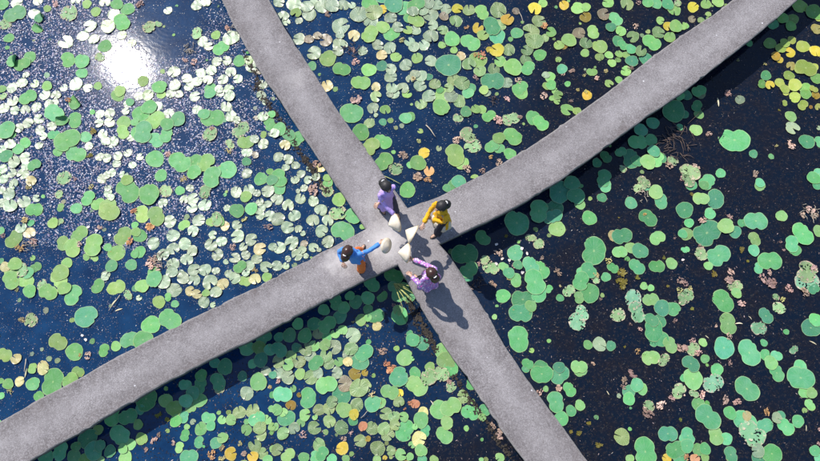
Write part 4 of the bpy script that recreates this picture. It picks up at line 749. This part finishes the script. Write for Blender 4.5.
stick((361, 418), (368, 411), .008, 'pale stalk beside the yellow pad in bottom water')
stick((704, 108), (688, 124), .006, 'thin dry stem curving above the dead stalks under right walkway', m_twig)
# reeds leaning out from under the crossing
r_ = random.Random(3)
reed = empty('reed_clump', at(396, 286, .0)); tag(reed, 'clump of thin yellow green reed blades in shade beside the lower walkway', 'reeds')
rp = at(394, 284, 0)
for (tx, ty) in ((416, 296), (412, 302), (409, 290), (418, 289), (410, 308), (404, 312), (417, 305)):
    tp = at(tx, ty, .16); ps = []; v = []; f = []
    d = tp - rp; nn = Vector((-d.y, d.x, 0)).normalized()
    for i in range(8):
        t = i / 7; p = d * t; z = .05 + .22 * math.sin(t * 2.2); w_ = .012 * (1 - t * .75)
        v += [(p.x + nn.x * w_, p.y + nn.y * w_, z), (p.x, p.y, z - .006), (p.x - nn.x * w_, p.y - nn.y * w_, z)]
    for i in range(7):
        for j in (0, 1): a = i*3 + j; f.append((a, a+3, a+4, a+1))
    o = link('blade', mesh('blade', v, f, True), m_reed, reed); o.location = rp - reed.location
# dark grit caught along the walkway edges
V = []; F = []
def grit(p0, p1, n, wid):
    for k in range(n):
        t = rs.random(); px = p0[0] + (p1[0] - p0[0]) * t - abs(rs.gauss(0, wid)); py = p0[1] + (p1[1] - p0[1]) * t + rs.gauss(0, wid * .5)
        p = at(px, py, .01); s = rs.uniform(.01, .035); b0 = len(V); a = rs.random() * 6.28
        for i in range(5): q = a + 6.283 * i / 5; V.append((p.x + s * rs.uniform(.5, 1.2) * math.cos(q), p.y + s * rs.uniform(.5, 1.2) * math.sin(q), .012 + rs.random() * .02))
        F.append(tuple(range(b0, b0 + 5)))
grit((256, 82), (330, 192), 420, 3.5); grit((244, 50), (262, 85), 90, 2); grit((410, 300), (440, 352), 260, 4); grit((455, 375), (515, 461), 200, 3)
o = link('edge_debris', mesh('edge_debris', V, F), m_dark); tag(o, 'dark plant debris gathered in the water along the walkway edges', 'debris', None, 'stuff')
# ------------------------------------------------------------------ people
def cloth(name, col, pattern=None, sheen=.1):
    m, ng, b = newmat(name); pos = ng.node('ShaderNodeTexCoord').outputs['Object']
    n = ng.noise(pos, 9, 4, .6)
    c = ng.mix(ng.mapr(n, .3, .7, 0, .5), C4(col), C4([x * .72 for x in col]))
    if pattern:
        v1 = ng.noise(pos, 26, 2, .5); v2 = ng.noise(ng.node('ShaderNodeVectorMath', {0: pos, 1: (3.1, 7.7, 1.3)}, operation='ADD').outputs[0], 21, 2, .5)
        c = ng.mix(ng.mapr(v1, .55, .58), c, C4(pattern[0])); c = ng.mix(ng.mapr(v2, .57, .60), c, C4(pattern[1]))
    ng.set(b, 'Base Color', c); b.inputs['Roughness'].default_value = .75; b.inputs['Specular IOR Level'].default_value = .2
    bp = ng.node('ShaderNodeBump', {'Strength': .9, 'Distance': .03}); ng.set(bp, 'Height', n); ng.set(b, 'Normal', bp.outputs[0]); return m
m_skin = plainmat('skin', (.50, .31, .22), .5, .08, 6, .4, .05)
m_hairb = plainmat('black_hair', (.016, .013, .013), .6, .3, 60, .6, .4); m_hairr = plainmat('dark_brown_hair', (.045, .018, .012), .35, .3, 60, .5, .4)
m_eye = plainmat('eye', (.03, .02, .02), .2, .1); m_lip = plainmat('lips', (.42, .13, .12), .5, .1); m_sole = plainmat('sandal', (.10, .07, .05), .7, .2)
m_clip = plainmat('hair_clip', (.75, .74, .72), .25, .05)
def loft(rings, n=18, jit=0.0, seed=0, cap=True):
    """rings: (centre, axis u, axis v, ru, rv)"""
    v = []; f = []
    for k, (c, u, w_, ru, rv) in enumerate(rings):
        for i in range(n):
            t = 6.2832 * i / n
            fold = 1 + jit * k / len(rings) * math.sin(7 * t + seed + k * .5) + jit * .6 * noise.noise(Vector((math.cos(t) * 2, math.sin(t) * 2, k * .6 + seed)))
            v.append(tuple(c + u * (ru * fold * math.cos(t)) + w_ * (rv * fold * math.sin(t))))
    for k in range(len(rings) - 1):
        for i in range(n): f.append((k*n+i, k*n+(i+1) % n, (k+1)*n+(i+1) % n, (k+1)*n+i))
    if cap: f.append(tuple(range(n))[::-1]); f.append(tuple(range((len(rings)-1)*n, len(rings)*n)))
    return v, f
def limb(pts, radii, n=12, jit=.0, seed=0):
    rings = []; 
    P = []; Rr = []
    for i in range(len(pts) - 1):
        for k in range(5): t = k / 5; P.append(pts[i].lerp(pts[i+1], t)); Rr.append(radii[i] + (radii[i+1] - radii[i]) * t)
    P.append(pts[-1]); Rr.append(radii[-1])
    for it in range(2): P = [P[0]] + [(P[i-1] + P[i] * 2 + P[i+1]) / 4 for i in range(1, len(P)-1)] + [P[-1]]
    u = None
    for i, p in enumerate(P):
        d = (P[min(i+1, len(P)-1)] - P[max(i-1, 0)]).normalized()
        u = d.orthogonal().normalized() if u is None else (u - d * u.dot(d)).normalized()
        rings.append((p, u, d.cross(u), Rr[i] * (1 + jit * math.sin(i * 2.3 + seed)), Rr[i]))
    return loft(rings, n, jit, seed)
def skinmesh(name, V, E, Rd, mat, parent, loc, root=0, sub=1):
    me = bpy.data.meshes.new(name); me.from_pydata([tuple(v) for v in V], E, []); me.update()
    o = link(name, me, mat, parent); o.location = loc
    md = o.modifiers.new('skin', 'SKIN'); md.use_smooth_shade = True; md.branch_smoothing = .6
    for i, s in enumerate(me.skin_vertices[0].data): s.radius = (Rd[i], Rd[i]); s.use_root = (i == root)
    ms = o.modifiers.new('sub', 'SUBSURF'); ms.levels = sub; ms.render_levels = sub
    return o
def person(label, feet_px, head_px, H, face, hands, tunic_m, pants_m, hair_m, hem=.52, hemw=1.25, stride=.12, ponytail=False, lower=None, bun=False, sleeve_to=.93):
    F = at(*feet_px, DECK); F.z = DECK
    Hc = at(*head_px, DECK + H - .10)
    fw = (at(*face, DECK) - F); fw.z = 0; fw.normalize(); rt = Vector((fw.y, -fw.x, 0)); up = Vector((0, 0, 1))
    root = empty('person', F); tag(root, label, 'person', 'people meeting at the crossing')
    L = lambda p: p - F                              # into the empty's frame
    hc = L(Hc); 
    pelvis = Vector((hc.x * .30, hc.y * .30, H * .53)) - fw * .03
    neck = Vector((hc.x, hc.y, 0)) * .86 + up * (H * .845)
    chest = pelvis.lerp(neck, .66) + fw * .015; waist = pelvis.lerp(neck, .3)
    skull = hc.copy()
    sh = [neck - up * .055 + rt * s * H * .100 for s in (-1, 1)]      # left, right
    hipj = [pelvis + rt * s * .085 - up * .02 for s in (-1, 1)]
    foot = [rt * s * .10 + fw * (stride if s < 0 else -stride) + up * .075 for s in (-1, 1)]
    knee = [hipj[i].lerp(foot[i], .5) + fw * .045 for i in (0, 1)]
    # body: one continuous skinned figure
    V = []; E = []; Rd = []
    def add(p, r, par=None):
        V.append(Vector(p)); Rd.append(r)
        if par is not None: E.append((par, len(V) - 1))
        return len(V) - 1
    ip = add(pelvis, .085); iw = add(waist, .080, ip); ic = add(chest, .092, iw); ine = add(neck - up * .01, .05, ic)
    inn = add(neck.lerp(skull, .45), .045, ine); ij = add(skull - up * .035 + fw * .03, .072, inn); ik = add(skull + up * .02, .088, ij); add(skull + up * .075, .055, ik)
    add(skull - up * .02 + fw * .112, .012, ij)
    for s in (-1, 1): add(skull - up * .01 + rt * s * .088, .014, ij)
    elbows = []; wrists = []
    for i in (0, 1):
        target = L(at(hands[i][0], hands[i][1], DECK + hands[i][2])); d = target - sh[i]; La = H * .175; Lf = H * .16; D = d.length
        k = max(1.0, D / ((La + Lf) * .985)); La *= k; Lf *= k
        a = (La * La - Lf * Lf + D * D) / (2 * D); h = math.sqrt(max(0, La * La - a * a)); dn = d / D
        pole = (-up + rt * (-.6 if i == 0 else .6) - fw * .3); pole = (pole - dn * pole.dot(dn)).normalized()
        el = sh[i] + dn * a + pole * h; elbows.append(el); wrists.append(target)
        ia = add(sh[i], .052, ic); ie = add(el, .038, ia); iwr = add(target, .026, ie)
        fd = (target - el).normalized(); sd_ = fd.cross(up); sd_ = sd_.normalized() if sd_.length > .1 else rt; pn = sd_.cross(fd)
        pm = add(target + fd * .045, .030, iwr); 
        for j, (off_, ln) in enumerate(((-.030, .066), (-.010, .078), (.010, .073), (.030, .058))):
            b0 = target + fd * .075 + sd_ * off_; f1 = add(b0, .010, pm); f2 = add(b0 + fd * ln * .5 - pn * .012, .009, f1); add(b0 + fd * ln * .78 - pn * .036, .008, f2)
        t1 = add(target + fd * .03 + sd_ * (-.040 if i else .040), .011, pm); t2 = add(target + fd * .062 + sd_ * (-.052 if i else .052) - pn * .014, .010, t1); add(target + fd * .088 + sd_ * (-.040 if i else .040) - pn * .026, .008, t2)
    for i in (0, 1):
        ih = add(hipj[i], .070, ip); kn = add(knee[i], .056, ih); an = add(foot[i], .036, kn); t = add(foot[i] + fw * .09 - up * .035, .034, an); add(foot[i] + fw * .16 - up * .045, .024, t)
    skinmesh('body', V, E, Rd, m_skin, root, (0, 0, 0))
    # clothes
    rings = []
    for t, ru, rv in ((1.02, .055, .048), (.96, .10, .068), (.90, .142, .086), (.72, .146, .104), (.48, .130, .100), (.25, .125, .100), (.0, .150, .118), (-.25, .165, .132)):
        c = pelvis.lerp(neck, t) if t >= 0 else pelvis + up * t * (neck - pelvis).length
        rings.append((c, rt, fw, ru, rv))
    hz = H * hem; n0 = pelvis.z - .25 * (neck - pelvis).length
    for q in (.35, .7, 1.0):
        z = n0 + (H * (hem - .24) - n0) * q; rings.append((Vector((pelvis.x, pelvis.y, 0)) * (1 - q * .45) + up * z, rt, fw, .165 * (1 + (hemw - 1) * q), .135 * (1 + (hemw - 1) * q)))
    parts = [loft(rings, 34, .12, feet_px[0])]
    for i in (0, 1):
        parts.append(limb([sh[i] - rt * (-.03 if i == 0 else .03), sh[i].lerp(elbows[i], .12), elbows[i], elbows[i].lerp(wrists[i], sleeve_to)], [.047, .048, .039, .040], 14, .16, i))
    v, f = merge(parts); o = link('tunic', mesh('tunic', v, f, True), tunic_m, root)
    if lower:
        v, f = loft([(r[0] + up * -.006, r[1], r[2], r[3] * 1.02, r[4] * 1.02) for r in rings[-3:]] + [(rings[-1][0] - up * .10, rt, fw, rings[-1][3] * 1.12, rings[-1][4] * 1.12)], 26, .08, feet_px[0])
        link('skirt_hem', mesh('skirt_hem', v, f, True), lower, root)
    parts = [loft([(pelvis + up * .10, rt, fw, .095, .075), (pelvis, rt, fw, .12, .092), (pelvis - up * .08, rt, fw, .13, .10)], 18)]
    for i in (0, 1): parts.append(limb([hipj[i], knee[i], foot[i] + up * .02], [.080, .080, .085], 14, .05, i))
    v, f = merge(parts); link('trousers', mesh('trousers', v, f, True), pants_m, root)
    for i in (0, 1):
        c0 = foot[i] - up * .066 + fw * .05; r_ = [(c0 - up * .009 + up * z, fw, rt, .13, .045) for z in (0.0, .018)]
        v, f = loft(r_, 16); link('sandal', mesh('sandal', v, f), m_sole, root)
    # hair: cap, parting and a fall down the back
    v = []; f = []; n, m = 22, 12
    for j in range(m + 1):
        ph = math.pi * .80 * j / m
        for i in range(n):
            t = 6.2832 * i / n; x, y = math.sin(ph) * math.cos(t), math.sin(ph) * math.sin(t)
            front = max(0, y) ; z = math.cos(ph)
            if front > .25 and z < .25: z = .25 + (z - .25) * .12
            s = 1 + .05 * math.sin(t * 7 + j * .7) + .05 * noise.noise(Vector((x * 3, y * 3, z * 3 + feet_px[0])))
            v.append(tuple(skull + rt * x * .102 * s + fw * (y * .110 * s - .016) + up * (z * .118 + .008)))
    for j in range(m):
        for i in range(n): f.append((j*n+i, j*n+(i+1) % n, (j+1)*n+(i+1) % n, (j+1)*n+i))
    hair = link('hair', mesh('hair', v, f, True), hair_m, root)
    bk = [skull - fw * .095 + up * .02, skull - fw * .125 - up * .08, neck - fw * .12 - up * .02, chest - fw * .15 - up * (.02 if ponytail else -.05)]
    v, f = limb(bk, [.075, .085, .07, .03] if not ponytail else [.04, .045, .04, .015], 10, .06, 3); link('hair_fall', mesh('hair_fall', v, f, True), hair_m, hair)
    v, f = limb([skull - fw * .115 - rt * .03 + up * .06, skull - fw * .125 + up * .065, skull - fw * .115 + rt * .03 + up * .06], [.008, .011, .008], 8); link('hair_clip', mesh('hair_clip', v, f, True), m_clip, hair)
    for s in (-1, 1):
        c0 = skull + fw * .098 + rt * s * .032 + up * .004; v, f = loft([(c0 + fw * dx, rt, up, r2, r2 * .6) for dx, r2 in ((-.012, .012), (0, .013), (.005, .007))], 10); link('eye', mesh('eye', v, f, True), m_eye, root)
    v, f = limb([skull + fw * .094 - rt * .022 - up * .058, skull + fw * .101 - up * .056, skull + fw * .094 + rt * .022 - up * .058], [.003, .007, .003], 8); link('mouth', mesh('mouth', v, f, True), m_lip, root)
    return root
m_lilac = cloth('lilac_cotton', (.50, .36, .78)); m_char = cloth('charcoal_cotton', (.055, .055, .085)); m_yel = cloth('yellow_silk', (.82, .43, .02)); m_cream = cloth('cream_cotton', (.70, .62, .50))
m_pinkf = cloth('floral_cotton', (.36, .20, .52), ((.80, .62, .80), (.66, .14, .44))); m_blue = cloth('blue_cotton', (.10, .30, .72)); m_or = cloth('orange_cotton', (.80, .20, .05)); m_blk = cloth('black_cotton', (.03, .03, .045))
person('woman in a lilac tunic and dark trousers holding out a straw hat', (388, 210), (386.5, 187), 1.58, (402, 232), ((379, 203, 1.0), (394.5, 214.5, .95)), m_lilac, m_char, m_hairb, hem=.52)
person('woman in a yellow tunic with black hair reaching a hat leftwards', (440, 227), (441, 206.5), 1.52, (418, 240), ((432, 219, .95), (423.5, 223.5, 1.0)), m_yel, m_blk, m_hairb, hem=.56, lower=m_cream)
person('woman in a pink and purple floral tunic, hand on a straw hat', (427, 283), (431, 272.5), 1.34, (404, 254), ((411.5, 276.5, .85), (413.5, 259.5, .85)), m_pinkf, m_blk, m_hairr, hem=.50, hemw=1.5)
person('woman in a blue shirt and orange trousers reaching to the right', (361, 261.5), (348, 250.5), 1.28, (380, 228), ((343, 262, .78), (380, 243.5, .90)), m_blue, m_or, m_hairr, hem=.66, hemw=.95, stride=.16)

# ------------------------------------------------------------------ conical straw hats
m_straw, ng, b = newmat('woven_palm_straw'); tc = ng.node('ShaderNodeTexCoord').outputs['Object']; s_ = ng.node('ShaderNodeSeparateXYZ', {0: tc})
rad_ = ng.math('SQRT', ng.math('ADD', ng.math('MULTIPLY', s_.outputs[0], s_.outputs[0]), ng.math('MULTIPLY', s_.outputs[1], s_.outputs[1])))
c = ng.mix(ng.mapr(ng.math('SINE', ng.math('MULTIPLY', rad_, 420.0)), .3, .9), (.74, .64, .48, 1), (.56, .46, .32, 1)); c = ng.mix(ng.mapr(ng.noise(tc, 20, 3), .35, .7, 0, .6), c, (.77, .71, .61, 1))
ng.set(b, 'Base Color', c); b.inputs['Roughness'].default_value = .6
m_hoop = plainmat('bamboo_hoop', (.45, .33, .18), .5, .2); m_sash = cloth('hat_ribbon', (.75, .70, .66))
m_grey = plainmat('weathered_straw', (.42, .39, .37), .8, .2, 40)
def hat(label, c_px, z, apex_px, tilt, rad=.185, hgt=.15, mat=None):
    c = at(*c_px, DECK + z); a = at(*apex_px, DECK + z) - c; a.z = 0; a.normalize(); ax = (a * math.sin(R(tilt)) + Vector((0, 0, 1)) * math.cos(R(tilt))).normalized()
    root = empty('conical_hat', c); root.rotation_euler = ax.to_track_quat('Z', 'Y').to_euler(); tag(root, label, 'hat', 'conical straw hats held at the crossing')
    v = []; f = []; n = 40; prof = [(0.004, hgt), (.05, hgt * .80), (.10, hgt * .54), (.15, hgt * .25), (rad, 0), (rad - .006, -.001), (.145, hgt * .22), (.095, hgt * .50), (.045, hgt * .76), (.003, hgt * .95)]
    for r, z_ in prof:
        for i in range(n): t = 6.2832 * i / n; v.append((r * math.cos(t), r * math.sin(t), z_))
    for k in range(len(prof) - 1):
        for i in range(n): f.append((k*n+i, (k+1)*n+i, (k+1)*n+(i+1) % n, k*n+(i+1) % n))
    f.append(tuple(range(n))); f.append(tuple(range((len(prof)-1)*n, len(prof)*n))[::-1])
    link('cone', mesh('cone', v, f, True), mat or m_straw, root)
    v = []; f = []
    for i in range(n):
        t = 6.2832 * i / n
        for k in range(6): q = 6.2832 * k / 6; v.append(((rad + .004 * math.cos(q)) * math.cos(t), (rad + .004 * math.cos(q)) * math.sin(t), .004 * math.sin(q)))
    for i in range(n):
        for k in range(6): f.append((i*6+k, ((i+1) % n)*6+k, ((i+1) % n)*6+(k+1) % 6, i*6+(k+1) % 6))
    link('rim_hoop', mesh('rim_hoop', v, f, True), m_hoop, root)
    pts = [(.14 * math.cos(t), .02 * math.sin(t) , hgt * .12 - .02 * math.sin(t)) for t in [math.pi * i / 12 for i in range(13)]]
    v, f = tube(pts, .007, .007, 6); link('chin_strap', mesh('chin_strap', v, f, True), m_sash, root)
hat('tan straw hat held below the woman in lilac', (396.5, 222.5), .88, (388, 226), 74, hgt=.17)
hat('palest straw hat in the middle of the crossing, held by woman in yellow', (413.5, 234.5), .90, (404, 230), 78, rad=.195, hgt=.17)
hat('cream straw hat held by the woman in floral pink', (407.5, 253), .80, (398, 253), 74, hgt=.18)
hat('dull weathered straw hat at the end of the blue sleeve', (385.5, 245.5), .80, (395, 249), 55, rad=.095, hgt=.08, mat=m_straw)
